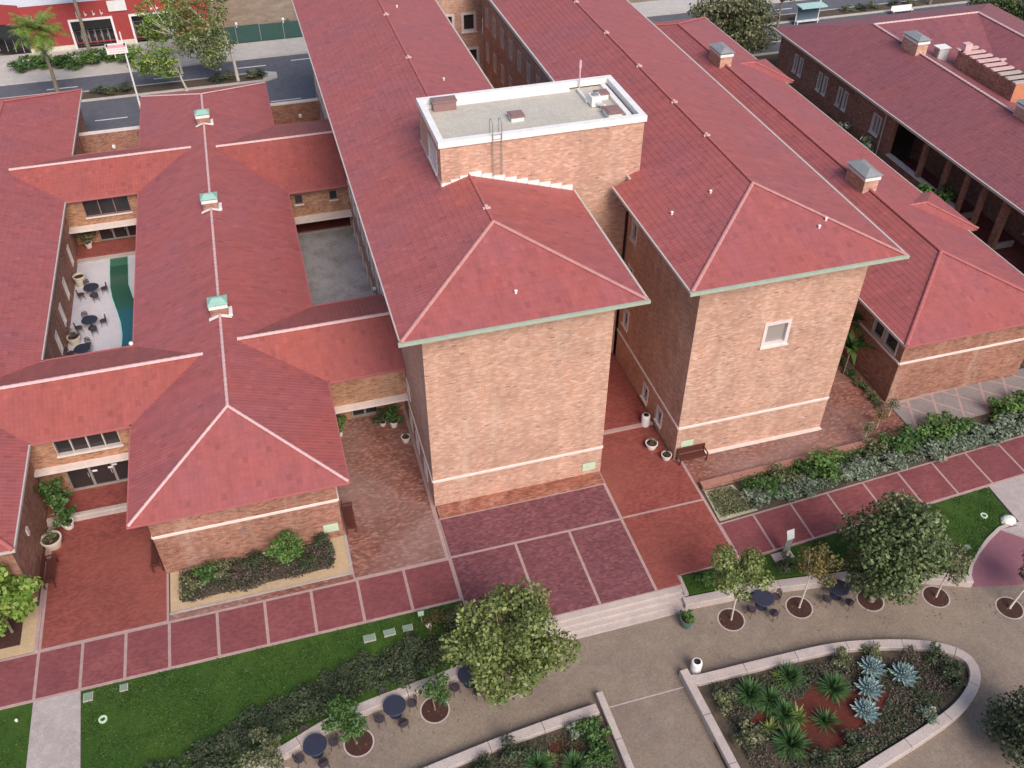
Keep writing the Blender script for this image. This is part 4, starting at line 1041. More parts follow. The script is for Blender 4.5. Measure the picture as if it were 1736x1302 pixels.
wall(mb, wx, Y1 - .6, wx, Y0 + .6, -.1, ZR, [(a - .6, b - .6, c, d) for a, b, c, d in wo + [vo, v2, v3]], .35)
wall(mb, X1 - .7, Y1 - .6, wx, Y1 - .6, -.1, ZR); wall(mb, wx + 3.2, 29, wx + 3.2, 2, -.1, ZR)
part('wall', mb, [MAT['brick2']], RB)
for op in wo[:6]: window(RB, wx, Y1, wx, Y0, op, t=.10, pane='glassb', depth=.2)
window(RB, wx, Y1, wx, Y0, wo[6], t=.1, pane='blind', depth=.2, mull=1)
mb = MB(); mb.box(wx - .12, wx + .42, 18.6, 28.2, 1.06, 1.18); part('sill', mb, [MAT['stone']], RB)
mb = MB(); mb.box(wx + .36, wx + 3.2, 9, 28.5, .0, .06); part('veranda_floor', mb, [MAT['pave_red']], RB)
for y in (23.9, 20.9, 16.4):
    mb = MB(); mb.box(wx + .02, wx + .36, y - .19, y + .19, .06 if y < 18 else 1.18, 4.2); part('column', mb, [MAT['brick2']], RB)
for y in (18.45, 13.9):
    mb = MB(); mb.box(wx - .02, wx + 2.2, y - .1, y + .1, 0, .55); part('low_wall', mb, [MAT['wallc']], RB)
window(RB, wx + 3.2, 29, wx + 3.2, 2, (15.0, 16.4, 1.0, 2.6), t=.12, pane='glassb', depth=.02)
mb = MB(); mb.tube([(wx - .15, 29.4, 0), (wx - .15, 29.4, 4.9)], .06, 8); part('downpipe', mb, [MAT['gut']], RB)
chimney(52.85, 35.6, 7.1, .85, 'grey-capped brick chimney on the far right building near its far corner')
chimney(53.2, 20.4, 7.0, .85, 'pale-capped brick chimney cut by the right edge of the picture', 1.2, 2.6)
t = thing('louvered_vent', 'brick plant box with open slatted top beside the white flat roof', 'roof vent', (57, 29, 6))
mb = MB(); wall(mb, 55.9, 25.7, 58.0, 25.7, 5.4, 7.5); part('front_panel', mb, [MAT['orange']], t)
mb = MB(); wall(mb, 58.0, 25.7, 58.0, 33.4, 5.4, 7.5); wall(mb, 55.9, 33.4, 55.9, 25.7, 5.4, 7.5); wall(mb, 58, 33.4, 55.9, 33.4, 5.4, 7.5); mb.face([(55.9, 25.7, 6.9), (58, 25.7, 6.9), (58, 33.4, 6.9), (55.9, 33.4, 6.9)]); part('wall', mb, [MAT['brick2']], t)
for k in range(9):
    mb = MB(); y = 25.8 + .95 * k; mb.box(55.88, 58.05, y - .01, y + .42, 7.42, 7.56); part('slat', mb, [MAT['cap'] if k > 2 else MAT['wallc']], t)
mb = MB(); mb.box(56.2, 56.9, 33.0, 33.6, 7.5, 8.1); part('hood', mb, [MAT['cap']], t)
t = thing('air_unit', 'small white box unit standing on the inner roof slope of the far right building', 'air unit', (55.6, 35.2, 6.2))
mb = MB(); mb.box(55.1, 56.1, 34.8, 35.6, 5.9, 7.15); part('casing', mb, [MAT['steel']], t)
mb = MB(); mb.box(55.05, 55.1, 34.9, 35.5, 6.2, 7.0); part('grille', mb, [MAT['grey']], t)
mb = MB(); mb.box(55.0, 56.2, 34.7, 35.7, 7.15, 7.22); part('lid', mb, [MAT['white']], t)
t = thing('duct_unit', 'white duct unit below the orange panel on the far right roof', 'air unit', (58.6, 24.5, 5.6))
mb = MB(); mb.box(58.2, 59.0, 24.4, 25.6, 5.67, 6.9); part('casing', mb, [MAT['steel']], t)
mb = MB(); mb.tube([(58.6, 24.4, 6.1), (58.6, 23.4, 6.1), (58.6, 22.9, 5.7)], .2, 8); part('duct', mb, [MAT['white']], t)
slab('garden_strip', rect(40.2, 47.0, -1, 50), -.2, .02, 'soil')
slab('garden_walk', rect(41.6, 44.6, -1, 30), -.2, .03, 'pave_red')

# ================================================================ RED BUILDING ACROSS THE ROAD
RD = thing('red_shop', 'low red stucco shop with white plinth and big framed entrance across the road', 'building', (-20, 76.5, 0))
do = [(36 - 23.5, 36 - 19.35, .5, 3.05), (36 - 17.2, 36 - 13.1, .5, 3.05)]
mb = MB(); wall(mb, -28.2, 76.5, -9, 76.5, .55, 5.0, [(28.2 - 23.5, 28.2 - 19.35, .55, 3.05), (28.2 - 17.2, 28.2 - 13.1, .55, 3.05)], .5); wall(mb, -34.5, 79.5, -28.2, 76.5, 3.0, 5.2); wall(mb, -9, 76.5, -9, 100, 0, 5.0)
part('wall', mb, [MAT['redb']], RD)
mb = MB(); mb.box(-28.3, -23.6, 76.38, 76.5, .0, .56); mb.box(-19.2, -17.3, 76.38, 76.5, 0, .56); mb.box(-13.0, -9, 76.38, 76.5, 0, .56); part('plinth', mb, [MAT['cream']], RD)
mb = MB(); mb.prism([(-34.5, 79.55), (-28.2, 76.54), (-9.02, 76.54), (-9.02, 110), (-34.5, 110)], 4.7, 4.9, bottom=True); part('roof', mb, [MAT['whiteroof']], RD)
for a, b, lab in ((-23.5, -19.35, 1), (-17.2, -13.1, 2)):
    mb = MB(); mb.box(a - .22, a, 76.3, 76.6, .0, 3.25); mb.box(b, b + .22, 76.3, 76.6, 0, 3.25); mb.box(a, b, 76.3, 76.6, 3.05, 3.25); fr = part('entrance_frame', mb, [MAT['white']], RD)
    mb = MB(); mb.box(a, b, 76.35, 76.95, 2.1, 3.05) if lab == 1 else mb.box(a, b, 76.75, 76.95, 2.5, 3.05); part('awning', mb, [MAT['black']], fr)
    glass_doors(RD, -28.2, 76.5, -9, 76.5, (a + 28.2, b + 28.2, .1, 2.1 if lab == 1 else 2.6), 6 if lab == 1 else 4, .7)
mb = MB(); mb.box(-19.3, -17.4, 76.36, 76.48, 3.75, 4.85); part('sign_panel', mb, [MAT['whiteroof']], RD)
mb = MB()      # row of small raised white wall marks
for x in (-22.6, -21.75, -20.9, -20.1, -14.9, -14.3, -27.6, -27.1):
    mb.box(x - .11, x - .05, 76.42, 76.49, 3.45, 4.0); mb.box(x - .11, x + .11, 76.42, 76.49, 3.40, 3.47) if x < -22 else mb.box(x - .05, x + .12, 76.42, 76.49, 3.55, 3.72)
part('wall_letter', mb, [MAT['stone']], RD)
mb = MB(); mb.face([(-34.5, 79.4, 3.0), (-28.3, 76.4, 3.0), (-27.7, 75.4, 1.9), (-33.9, 78.4, 1.9)]); mb.face([(-33.9, 78.4, 1.9), (-27.7, 75.4, 1.9), (-27.7, 75.4, 1.75), (-33.9, 78.4, 1.75)]); part('awning', mb, [MAT['black']], RD)
for k in range(7):
    x = -33.5 + .88 * k; y = 79.3 - .42 * k; mb = MB(); mb.box(x - .06, x + .06, y - .06, y + .06, 0, 2.6); part('post', mb, [MAT['white']], RD)
mb = MB(); wall(mb, -34.5, 79.7, -28.2, 76.7, 0, 3.0); part('glazing', mb, [MAT['glass']], RD)
# white pole sign
SG = thing('pole_sign', 'white signboard with pink band on a tall thin white pole by the road', 'sign', (-16.74, 56.9, 0))
mb = MB(); mb.tube([(-16.45, 56.9, 0), (-16.45, 56.9, 8.2)], [.10, .06], 8); part('pole', mb, [MAT['white']], SG)
mb = MB(); mb.box(-18.0, -16.15, 56.72, 56.82, 6.3, 7.25); bd = part('board', mb, [MAT['white']], SG)
mb = MB(); mb.box(-17.9, -16.25, 56.70, 56.718, 6.85, 7.17); part('band', mb, [MAT['redsign']], bd)
mb = MB()
for k in range(9): mb.box(-17.8 + .17 * k, -17.69 + .17 * k, 56.69, 56.698, 6.93, 7.08)
for k in range(12): mb.box(-17.82 + .13 * k, -17.74 + .13 * k, 56.70, 56.718, 6.66, 6.74)
for k in range(10): mb.box(-17.75 + .14 * k, -17.66 + .14 * k, 56.70, 56.718, 6.46, 6.53)
part('lettering', mb, [MAT['redletter']], bd)
for x in (-17.85, -16.3):
    mb = MB(); mb.box(x - .06, x + .06, 56.55, 56.72, 7.1, 7.25); part('lamp', mb, [MAT['black']], SG)
mb = MB(); mb.box(-17.4, -17.34, 56.75, 56.8, 5.95, 6.3); part('bracket', mb, [MAT['white']], SG)
# green fence before the dirt lot
FN = thing('windscreen_fence', 'dark green screened chain fence along the dirt lot across the road', 'fence', (-3, 73.1, 0))
for k in range(14):
    mb = MB(); mb.box(-9 + 2.6 * k, -9 + 2.6 * k + 2.56, 73.05, 73.08, .15, 2.0 + .04 * math.sin(k * 2)); part('screen_panel', mb, [MAT['fence']], FN)
for k in range(15):
    mb = MB(); mb.tube([(-9 + 2.6 * k, 73.0, 0), (-9 + 2.6 * k, 73.0, 2.15)], .04, 6); part('post', mb, [MAT['grey']], FN)
for (x, l) in ((-6.2, 'left white floodlight on the green road fence'), (-1.1, 'right white floodlight on the green road fence')):
    mb = MB(); mb.lathe([(.05, 1.9), (.05, 2.2), (.16, 2.25), (.14, 2.45), (0, 2.5)], x, 72.95, 8); tag(part('floodlight', mb, [MAT['white']], None), l, 'floodlight')
# lamp posts and bus shelter at the top right
for (x, y, h, l, m_) in ((63.2, 66.9, 7, 'cream street lamp post behind the far right roof, left of two', 'cream'), (70.5, 66, 7, 'grey street lamp post behind the far right roof, right of two', 'steel')):
    t = thing('street_lamp', l, 'lamp post', (x, y, 0)); mb = MB(); mb.tube([(x, y, 0), (x, y, h)], [.12, .07], 8); part('pole', mb, [MAT[m_]], t)
    mb = MB(); mb.tube([(x, y, h - .1), (x, y - .7, h + .1), (x, y - 1.6, h + .1)], .05, 6); part('arm', mb, [MAT[m_]], t)
    mb = MB(); mb.box(x - .14, x + .14, y - 2.2, y - 1.5, h, h + .14); part('lantern', mb, [MAT['grey']], t)
t = thing('bus_shelter', 'small bus shelter with pale teal roof on the road behind the far right building', 'bus shelter', (57.6, 61, 0))
mb = MB(); mb.box(56.3, 59.6, 59.9, 61.4, 2.2, 2.34); part('roof', mb, [MAT['pondtile']], t)
for x in (56.5, 59.4):
    mb = MB(); mb.box(x - .05, x + .05, 61.1, 61.2, 0, 2.2); part('post', mb, [MAT['white']], t)
mb = MB(); mb.box(56.5, 59.4, 60.7, 61.1, .42, .5); mb.box(56.6, 56.7, 60.75, 61.05, 0, .42); mb.box(59.2, 59.3, 60.75, 61.05, 0, .42); part('seat', mb, [MAT['white']], t)
mb = MB(); mb.box(56.5, 59.4, 61.13, 61.16, .3, 2.1); part('back_pane', mb, [MAT['glassb']], t)
t = thing('park_bench', 'white bench on the pavement behind the far right roof', 'bench', (70.6, 60.9, 0))
mb = MB(); mb.box(69.2, 72, 60.6, 61.1, .42, .5); part('seat', mb, [MAT['white']], t)
mb = MB(); mb.box(69.2, 72, 61.1, 61.16, .5, .95); part('backrest', mb, [MAT['white']], t)
for x in (69.4, 71.8):
    mb = MB(); mb.box(x - .05, x + .05, 60.65, 61.05, 0, .42); part('leg', mb, [MAT['grey']], t)

# ================================================================ TERRACE WALLS
def resample(pts, step):
    P = [Vector((p[0], p[1])) for p in pts]; out = [P[0]]; acc = 0
    # smooth with Catmull-Rom, then walk
    dense = []
    for i in range(len(P) - 1):
        p0, p1, p2, p3 = P[max(i - 1, 0)], P[i], P[i + 1], P[min(i + 2, len(P) - 1)]
        for k in range(24):
            t = k / 24
            dense.append(.5 * ((2 * p1) + (-p0 + p2) * t + (2 * p0 - 5 * p1 + 4 * p2 - p3) * t * t + (-p0 + 3 * p1 - 3 * p2 + p3) * t ** 3))
    dense.append(P[-1])
    for a, b in zip(dense, dense[1:]):
        acc += (b - a).length
        if acc >= step: out.append(b); acc = 0
    if (out[-1] - P[-1]).length > step * .3: out.append(P[-1])
    else: out[-1] = P[-1]
    return out
def block_wall(name, label, pts, width, z0, z1, side=1, seg=.4, per=6, closed=False, smooth=True):
    """low wall along pts (its inner top edge); blocks of a few segments each with open joints"""
    Q = resample(pts, seg) if smooth else [Vector(p) for p in pts]
    n = len(Q); Nn = []
    for i in range(n):
        d = (Q[min(i + 1, n - 1)] - Q[max(i - 1, 0)]).normalized(); Nn.append(Vector((-d.y, d.x)) * side * width)
    t = thing(name, label, 'wall', (Q[n // 2].x, Q[n // 2].y, z0))
    if not smooth:
        Q2 = [Q[0]]; 
        for a, b in zip(Q, Q[1:]):
            m = max(1, int((b - a).length / seg))
            Q2 += [a + (b - a) * (k + 1) / m for k in range(m)]
        Q = Q2; n = len(Q); d = (Q[-1] - Q[0]).normalized(); Nn = [Vector((-d.y, d.x)) * side * width] * n
    i = 0
    while i < n - 1:
        j = min(i + per, n - 1)
        if n - 1 - j < 2: j = n - 1
        A = [Q[k] for k in range(i, j + 1)]; B = [Q[k] + Nn[k] for k in range(i, j + 1)]
        da = (A[1] - A[0]).normalized() * .012; db = (A[-1] - A[-2]).normalized() * .012
        A[0] = A[0] + da; B[0] = B[0] + da; A[-1] = A[-1] - db; B[-1] = B[-1] - db
        mb = MB(); ch = .025
        up = lambda p, z: (p.x, p.y, z)
        for k in range(len(A) - 1):
            ia = A[k] + (B[k] - A[k]).normalized() * ch; ib = A[k + 1] + (B[k + 1] - A[k + 1]).normalized() * ch
            oa = B[k] - (B[k] - A[k]).normalized() * ch; ob = B[k + 1] - (B[k + 1] - A[k + 1]).normalized() * ch
            mb.face([up(ia, z1), up(oa, z1), up(ob, z1), up(ib, z1)]); mb.face([up(A[k], z1 - ch), up(ia, z1), up(ib, z1), up(A[k + 1], z1 - ch)]); mb.face([up(oa, z1), up(B[k], z1 - ch), up(B[k + 1], z1 - ch), up(ob, z1)])
            mb.face([up(A[k], z0), up(A[k], z1 - ch), up(A[k + 1], z1 - ch), up(A[k + 1], z0)]); mb.face([up(B[k], z0), up(B[k + 1], z0), up(B[k + 1], z1 - ch), up(B[k], z1 - ch)])
        for (a, b) in ((A[0], B[0]), (A[-1], B[-1])): mb.face([up(a, z0), up(b, z0), up(b, z1 - ch), up(a, z1 - ch)])
        part('wall_block', mb, [MAT['wallc']], t)
        i = j
    return t
block_wall('seat_wall', 'curved pale concrete seat wall along the foot of the left lawn', [(p[0], p[1] + .0) for p in WALL_L], .5, -.7, -.12, -1)
block_wall('seat_wall', 'curved pale concrete seat wall along the foot of the right lawn behind the young trees', [(10.95, -9.42), (12.4, -9.5), (15.5, -9.68), (18.8, -10.12), (20.5, -10.38), (23.5, -11.25), (26.25, -12.3)], .5, -.7, -.12, -1)
block_wall('stair_cheek', 'short pale concrete wall at the right end of the terrace steps', [(11.42, -8.2), (11.35, -9.36)], .24, -.7, -.02, -1, smooth=False)
PR = [(9.6, -13.42), (10.0, -13.72), (13.47, -13.80), (16.88, -13.95), (19.27, -14.40), (21.37, -15.05), (22.6, -15.75), (23.15, -16.55), (22.95, -17.45), (22.15, -18.25), (20.78, -18.95), (18.64, -19.55), (15.96, -20.15), (12.5, -20.9), (9.5, -21.4)]
block_wall('planter_wall', 'pale wall rounding the large planter of blue agaves at lower right', [(9.48, -13.62)] + PR[1:], .5, -.75, -.12, -1)
block_wall('planter_wall', 'straight pale wall along the left side of the agave planter, facing the walk', [(9.10, -13.3), (9.42, -21.5)], .42, -.75, -.115, 1, smooth=False)
block_wall('planter_wall', 'curved pale wall along the far edge of the lower left planter', [(-9, -15.6), (-6.5, -15.0), (-3.84, -14.60), (-.95, -14.22), (.2, -14.10), (2.6, -13.90), (4.62, -13.78)], .5, -.75, -.12, -1)
block_wall('planter_wall', 'straight pale wall on the right side of the lower left planter, facing the walk', [(4.80, -13.3), (4.95, -21.5)], .34, -.75, -.10, 1, smooth=False)
slab('planter_soil', [(9.2, -13.9)] + [(x - .2, y - .2) for x, y in PR[2:8]] + [(x - .2, y + .2) for x, y in PR[8:]], -.8, -.38, 'soil')
slab('red_mulch', [(14.1, -16.2), (15.0, -15.6), (16.2, -16.3), (17.6, -16.7), (18.3, -17.0), (17.2, -17.9), (15.6, -18.3), (14.6, -18.9), (12.9, -18.6), (12.0, -17.0), (11.0, -16.6), (12.4, -16.0)], -.5, -.36, 'mulch')
slab('planter_soil', [(-10, -16.1), (-3.84, -15.05), (-.95, -14.7), (2.6, -14.35), (4.7, -14.25), (4.85, -21.5), (-10, -21.5)], -.8, -.38, 'soil')
slab('red_mulch', [(1.9, -15.0), (3.1, -14.9), (3.4, -15.9), (2.6, -16.6), (1.7, -16.2)], -.5, -.36, 'mulch')
# brick retaining wall of the apron
t = thing('retaining_wall', 'low red brown brick wall between the brick apron and the long shrub bed', 'wall', (22, -2.8, 0))
mb = MB(); mb.prism([(15.05, -3.02), (29.3, -2.52), (29.3, -2.2), (15.05, -2.66)], -.2, .30); part('wall', mb, [MAT['brick2']], t)
for k in range(7):
    a, b = k / 7, (k + 1) / 7 - .0015; y = lambda s_, o: -3.06 + .5 * s_ + o
    mb = MB(); mb.prism([(15.0 + 14.3 * a, y(a, 0)), (15.0 + 14.3 * b, y(b, 0)), (15.0 + 14.3 * b, y(b, .44)), (15.0 + 14.3 * a, y(a, .44))], .30, .37); part('coping', mb, [plain('brick_coping', (.34, .17, .13), .85)] if k == 0 else [bpy.data.materials['brick_coping']], t)

# ================================================================ TREE WELLS
WELLS = [(-2.65, -11.77), (-6.35, -12.4), (13.0, -11.07), (16.72, -11.36), (20.5, -12.0), (23.93, -12.75), (27.17, -14.41), (1.03, -11.45), (-9.9, -13.3)]
for x, y in WELLS:
    mb = MB(); r = .64
    for q in range(28):
        a, b = 6.2832 * q / 28, 6.2832 * (q + 1) / 28; c = lambda t_, rr, z: (x + rr * math.cos(t_), y + rr * math.sin(t_), z)
        mb.face([c(a, r, -.59), c(a, r + .07, -.59), c(b, r + .07, -.59), c(b, r, -.59)]); mb.face([c(a, r, -.66), c(a, r, -.59), c(b, r, -.59), c(b, r, -.66)])
    w_ = struct('tree_well', mb, [MAT['wallc']])
    mb = MB(); mb.face([(x + r * math.cos(6.2832 * q / 28), y + r * math.sin(6.2832 * q / 28), -.592) for q in range(28)]); part('well_mulch', mb, [MAT['bark']], w_)

# ================================================================ TREES
tree('leafy_tree', 'large round green tree on the terrace left of the concrete steps', 'tree', 1.0, -11.5, -.6, 2.2, .13, (1.0, -11.5, 3.15, 2.65, 2.5, 2.95), 12000, .18, MAT['lf_tree'], 1, nb=28, br=.33)
tree('leafy_tree', 'large dark conical tree on the right of the terrace, crown over the red walk', 'tree', 20.55, -12.0, -.6, 2.6, .14, (20.7, -12.0, 3.55, 2.75, 2.6, 3.9), 14500, .18, MAT['lf_dark'], 2, nb=30, cone=.45, br=.33)
tree('young_tree', 'young green tree with thin pale stem just right of the steps', 'tree', 13.0, -11.07, -.6, 2.4, .045, (12.95, -10.8, 3.15, 1.5, 1.35, 1.35), 3000, .15, MAT['lf_tree'], 3, 'trunkw', nb=11)
tree('young_tree', 'young tree with thin yellowing leaves, second from the steps', 'tree', 16.72, -11.36, -.6, 2.2, .05, (16.9, -11.2, 2.75, 1.15, 1.1, 1.3), 1500, .13, MAT['lf_yel'], 4, 'trunkw', nb=10)
tree('young_tree', 'thin olive young tree in the mulch ring right of the dark conical tree', 'tree', 23.93, -12.75, -.6, 1.9, .045, (24.2, -12.6, 2.1, 1.0, 1.0, 1.25), 1500, .14, MAT['lf_olive'], 5, 'trunkw', nb=9)
tree('young_tree', 'dark young tree cut by the right edge of the picture', 'tree', 27.17, -14.41, -.6, 1.9, .06, (28.2, -14.3, 1.9, 1.2, 1.3, 1.4), 1900, .14, MAT['lf_dull'], 6, 'trunkw', nb=9, lean=(.6, 0))
tree('young_tree', 'narrow upright green young tree leaning over its mulch ring, left of the blue tables', 'tree', -6.45, -12.4, -.6, 1.4, .05, (-6.75, -12.3, 1.5, .95, .9, 1.75), 2400, .14, MAT['lf_green'], 7, nb=10, lean=(-.25, 0))
tree('young_tree', 'small sparse green young tree between two blue tables at bottom centre', 'tree', -2.65, -11.77, -.6, 1.0, .035, (-2.5, -11.7, 1.1, .85, .85, 1.1), 1150, .12, MAT['lf_green'], 8, nb=9)
tree('young_tree', 'sparse pale yellow green tree at the bottom edge, before the lawn shrubs', 'tree', -9.9, -13.3, -.6, 1.4, .05, (-10.2, -13.0, 1.7, 1.05, 1.0, 1.2), 1500, .13, MAT['lf_olive'], 9, nb=9)
tree('leafy_tree', 'dark green tree in the bottom right corner', 'tree', 22.0, -21.4, -.6, 1.6, .10, (22.3, -21.2, 1.5, 2.0, 1.9, 1.9), 6500, .16, MAT['lf_dull'], 10, nb=14)
tree('bright_tree', 'lime green tree at the left edge beside the sandy bed', 'tree', -22.0, -2.2, 0, 1.9, .07, (-22.0, -2.2, 2.75, 2.0, 1.7, 1.75), 4600, .22, MAT['lf_lime'], 12, nb=13, br=.36)
tree('bright_tree', 'small bright green tree in the bed before the three-vent hall', 'tree', -8.35, -1.95, 0, .75, .035, (-8.25, -1.75, 1.35, 1.05, .85, .7), 1900, .13, MAT['lf_bright'], 13, 'trunkw', nb=10)
# across and along the road
tree('white_stem_tree', 'young tree with forked white stems on the road median', 'tree', -12.2, 61.9, 0, 2.2, .12, (-14.6, 62.0, 3.4, 2.7, 1.9, 2.3), 2600, .22, MAT['lf_lime'], 14, 'trunkw', nb=12, lean=(-.4, 0), br=.38)
tree('white_stem_tree', 'tall grey green tree with pale twisting trunk on the road median', 'tree', -7.0, 62.6, 0, 4.0, .17, (-9.9, 62.6, 5.6, 3.4, 2.6, 4.6), 5200, .24, MAT['lf_tree'], 15, 'trunkw', nb=17, lean=(-.3, .2), br=.38)
tree('white_stem_tree', 'olive tree hanging before the red shop, between the pole sign and the tall pale trunk', 'tree', -12.6, 66.6, 0, 4.2, .12, (-13.6, 69.5, 4.6, 3.0, 2.0, 3.4), 2600, .24, MAT['lf_lime'], 16, 'trunkw', nb=13, br=.34)
tree('broad_tree', 'large drooping grey green tree on the road behind the annex roof', 'tree', 45.6, 57.2, 0, 3.4, .28, (45.6, 56.2, 2.9, 5.6, 3.2, 4.2), 13000, .28, MAT['lf_olive'], 17, nb=22)
tree('broad_tree', 'thin trunked green tree beside the bus shelter', 'tree', 54.2, 61.0, 0, 3.0, .16, (54.6, 62, 4.6, 2.6, 2.4, 2.4), 2600, .28, MAT['lf_green'], 18, nb=12)
tree('broad_tree', 'bare brownish tree on the verge behind the far right roof', 'tree', 75.6, 62.5, 0, 2.0, .2, (75.6, 62.5, 3.4, 1.6, 1.5, 1.8), 900, .2, MAT['lf_brown'], 19, nb=10)
for k, (x, y, s_, l) in enumerate([(76.5, 53.0, 1.0, 'dark green tree at the top right corner, left of its two neighbours'), (80.2, 51.0, 1.15, 'dark green tree in the top right corner, middle of three'), (82.5, 46.5, 1.1, 'dark green tree at the top right edge, nearest of three')]):
    tree('broad_tree', l, 'tree', x, y, 0, 2.2, .2, (x, y, 2.9, 2.6 * s_, 2.5 * s_, 3.0 * s_), 4200, .28, MAT['lf_dark'], 30 + k, nb=14, group='dark trees in the top right corner')
# palms
def palm(x, y, h, label, seed, r=2.6):
    t = thing('palm_tree', label, 'palm', (x, y, 0))
    mb = MB(); mb.tube([(x, y, 0), (x + .1, y, h * .5), (x, y, h)], [.24, .17, .15], 9); part('trunk', mb, [MAT['trunk']], t)
    rr = random.Random(seed); V = []; D = []
    def frond(az, el, L, out, droop):
        d = Vector((math.cos(az), math.sin(az), 0)); up = Vector((0, 0, 1)); p = Vector((x, y, h)); pts = [p.copy()]
        e = el
        for q in range(6):
            p = p + (d * math.cos(e) + up * math.sin(e)) * (L / 6); e -= droop; pts.append(p.copy())
        sd = d.cross(up)
        for q in range(1, 6):
            for s_ in (-1, 1):
                for w_ in range(3):
                    a = pts[q].lerp(pts[q + 1], w_ / 3); l = .62 * (1 - abs(q - 3) / 6)
                    tip = a + sd * s_ * l + (pts[q + 1] - pts[q]).normalized() * l * .7 - up * l * .35
                    b = a + (pts[q + 1] - pts[q]) * .22
                    out.extend([a, b, tip, tip + Vector((.01, 0, .01))])
    for k in range(60): frond(k * 2.4 + rr.uniform(-.2, .2), rr.uniform(.1, 1.35), r * rr.uniform(.85, 1.15), V, rr.uniform(.16, .26))
    for k in range(26): frond(k * 2.4, rr.uniform(-1.2, -.3), r * .65, D, .14)
    off = wloc(t)
    for nm, vs, mt in (('fronds', V, 'lf_lime'), ('dead_fronds', D, 'lf_olive')):
        me = quads(nm, np.array([tuple(v - off) for v in vs]), [mt]); o = bpy.data.objects.new(nm, me); link(o, t, off)
palm(-24.2, 61.6, 7.2, 'bushy palm on the median before the red shop', 1)
palm(-21.9, 72.5, 9.5, 'bare tall palm trunk before the red shop entrance, its head above the picture', 2)

# ================================================================ SHRUBS AND PLANTS
SH = {}
def shrub_lib(key, mat, n, leaf, flat=.62, nb=5, long=1.0):
    out = []
    for s_ in range(3):
        bl = crown_blobs(0, 0, .42, .52, .52, .42 * flat / .62, nb, 50 + s_, .5)
        out.append(leaf_mesh('shrub', bl, n, leaf, MAT[mat], .35, .5, long, 70 + s_))
    SH[key] = out
shrub_lib('silver', 'lf_silver', 520, .12); shrub_lib('bright', 'lf_bright', 620, .11); shrub_lib('green', 'lf_green', 620, .11); shrub_lib('dull', 'lf_dull', 650, .10); shrub_lib('brown', 'lf_brown', 420, .09)
shrub_lib('flower', 'lf_flower', 380, .13); shrub_lib('olive', 'lf_olive', 520, .10); shrub_lib('yellow', 'lf_yel', 420, .09)
_k = [0]
def shrub(key, x, y, z, s_, label, group, h=None, cat='shrub', name='shrub'):
    _k[0] += 1; k = _k[0]
    o = inst(name, SH[key][k % 3], None, (x, y, z), k * 1.7, (s_ * 1.15, s_ * 1.15, (h or s_) * 1.1))
    return tag(o, label, cat, group)
ORD = ['first', 'second', 'third', 'fourth', 'fifth', 'sixth', 'seventh', 'eighth', 'ninth', 'tenth', 'eleventh', 'twelfth', 'thirteenth', 'fourteenth', 'fifteenth', 'sixteenth', 'seventeenth', 'eighteenth', 'nineteenth', 'twentieth', 'twenty-first', 'twenty-second', 'twenty-third', 'twenty-fourth']
bed = [('silver', 17.6, -4.6, 1.15), ('green', 18.6, -4.3, 1.35), ('silver', 19.4, -4.75, 1.05), ('olive', 19.6, -3.6, 1.2), ('silver', 20.7, -4.5, 1.1), ('green', 21.4, -3.6, 1.2), ('bright', 22.6, -3.6, 1.55), ('silver', 23.2, -4.3, 1.15), ('silver', 24.3, -4.2, 1.2), ('silver', 25.3, -4.3, 1.0), ('silver', 26.7, -4.2, 1.25), ('olive', 26.2, -3.0, 1.15), ('green', 27.5, -3.2, 1.3), ('green', 28.6, -2.9, 1.4), ('silver', 29.3, -4.2, 1.25), ('bright', 30.3, -2.9, 1.6), ('silver', 30.7, -4.0, 1.2), ('silver', 31.8, -4.1, 1.1), ('green', 31.9, -2.8, 1.4), ('silver', 33.0, -3.7, 1.3), ('silver', 34.2, -3.9, 1.2), ('silver', 35.3, -3.4, 1.25), ('bright', 35.6, -2.4, 1.6), ('bright', 37.2, -2.4, 1.6), ('silver', 36.8, -3.3, 1.1), ('green', 38.6, -2.7, 1.5)]
cnt = {}
word = dict(silver='silvery grey', bright='bright green', green='mid green', olive='olive')
for key, x, y, s_ in bed:
    c = cnt.get(key, 0); cnt[key] = c + 1
    shrub(key, x, y, .03, s_ * 1.22, '%s %s shrub from the plaza end of the long bed' % (ORD[c], word[key]), 'shrubs in the long bed beside the red walk', s_ * (.8 if key == 'silver' else .95))
# ground plants under them
def litter(name, polyfn, n, size, mat, label, cat, seed, hmax=.22, kind='stuff'):
    r = np.random.RandomState(seed); P = polyfn(r, n); m = len(P)
    nv = r.normal(size=(m, 3)) * .5 + np.array([0, 0, .8]); nv /= np.linalg.norm(nv, axis=1)[:, None]
    t = np.cross(nv, r.normal(size=(m, 3))); t /= np.linalg.norm(t, axis=1)[:, None]; b = np.cross(nv, t); s = size * (.5 + r.rand(m))[:, None]
    c = P + np.array([0, 0, 1]) * (r.rand(m) ** 1.6 * hmax)[:, None]
    me = quads(name, np.stack([c - t * s * .5, c - b * s * .35, c + t * s * .5, c + b * s * .35], 1).reshape(-1, 3), [mat])
    o = bpy.data.objects.new(name, me); link(o); tag(o, label, cat, None, kind); return o
MUL = [(14.1, -16.2), (15.0, -15.6), (16.2, -16.3), (17.6, -16.7), (18.3, -17.0), (17.2, -17.9), (15.6, -18.3), (14.6, -18.9), (12.9, -18.6), (12.0, -17.0), (11.0, -16.6), (12.4, -16.0)]
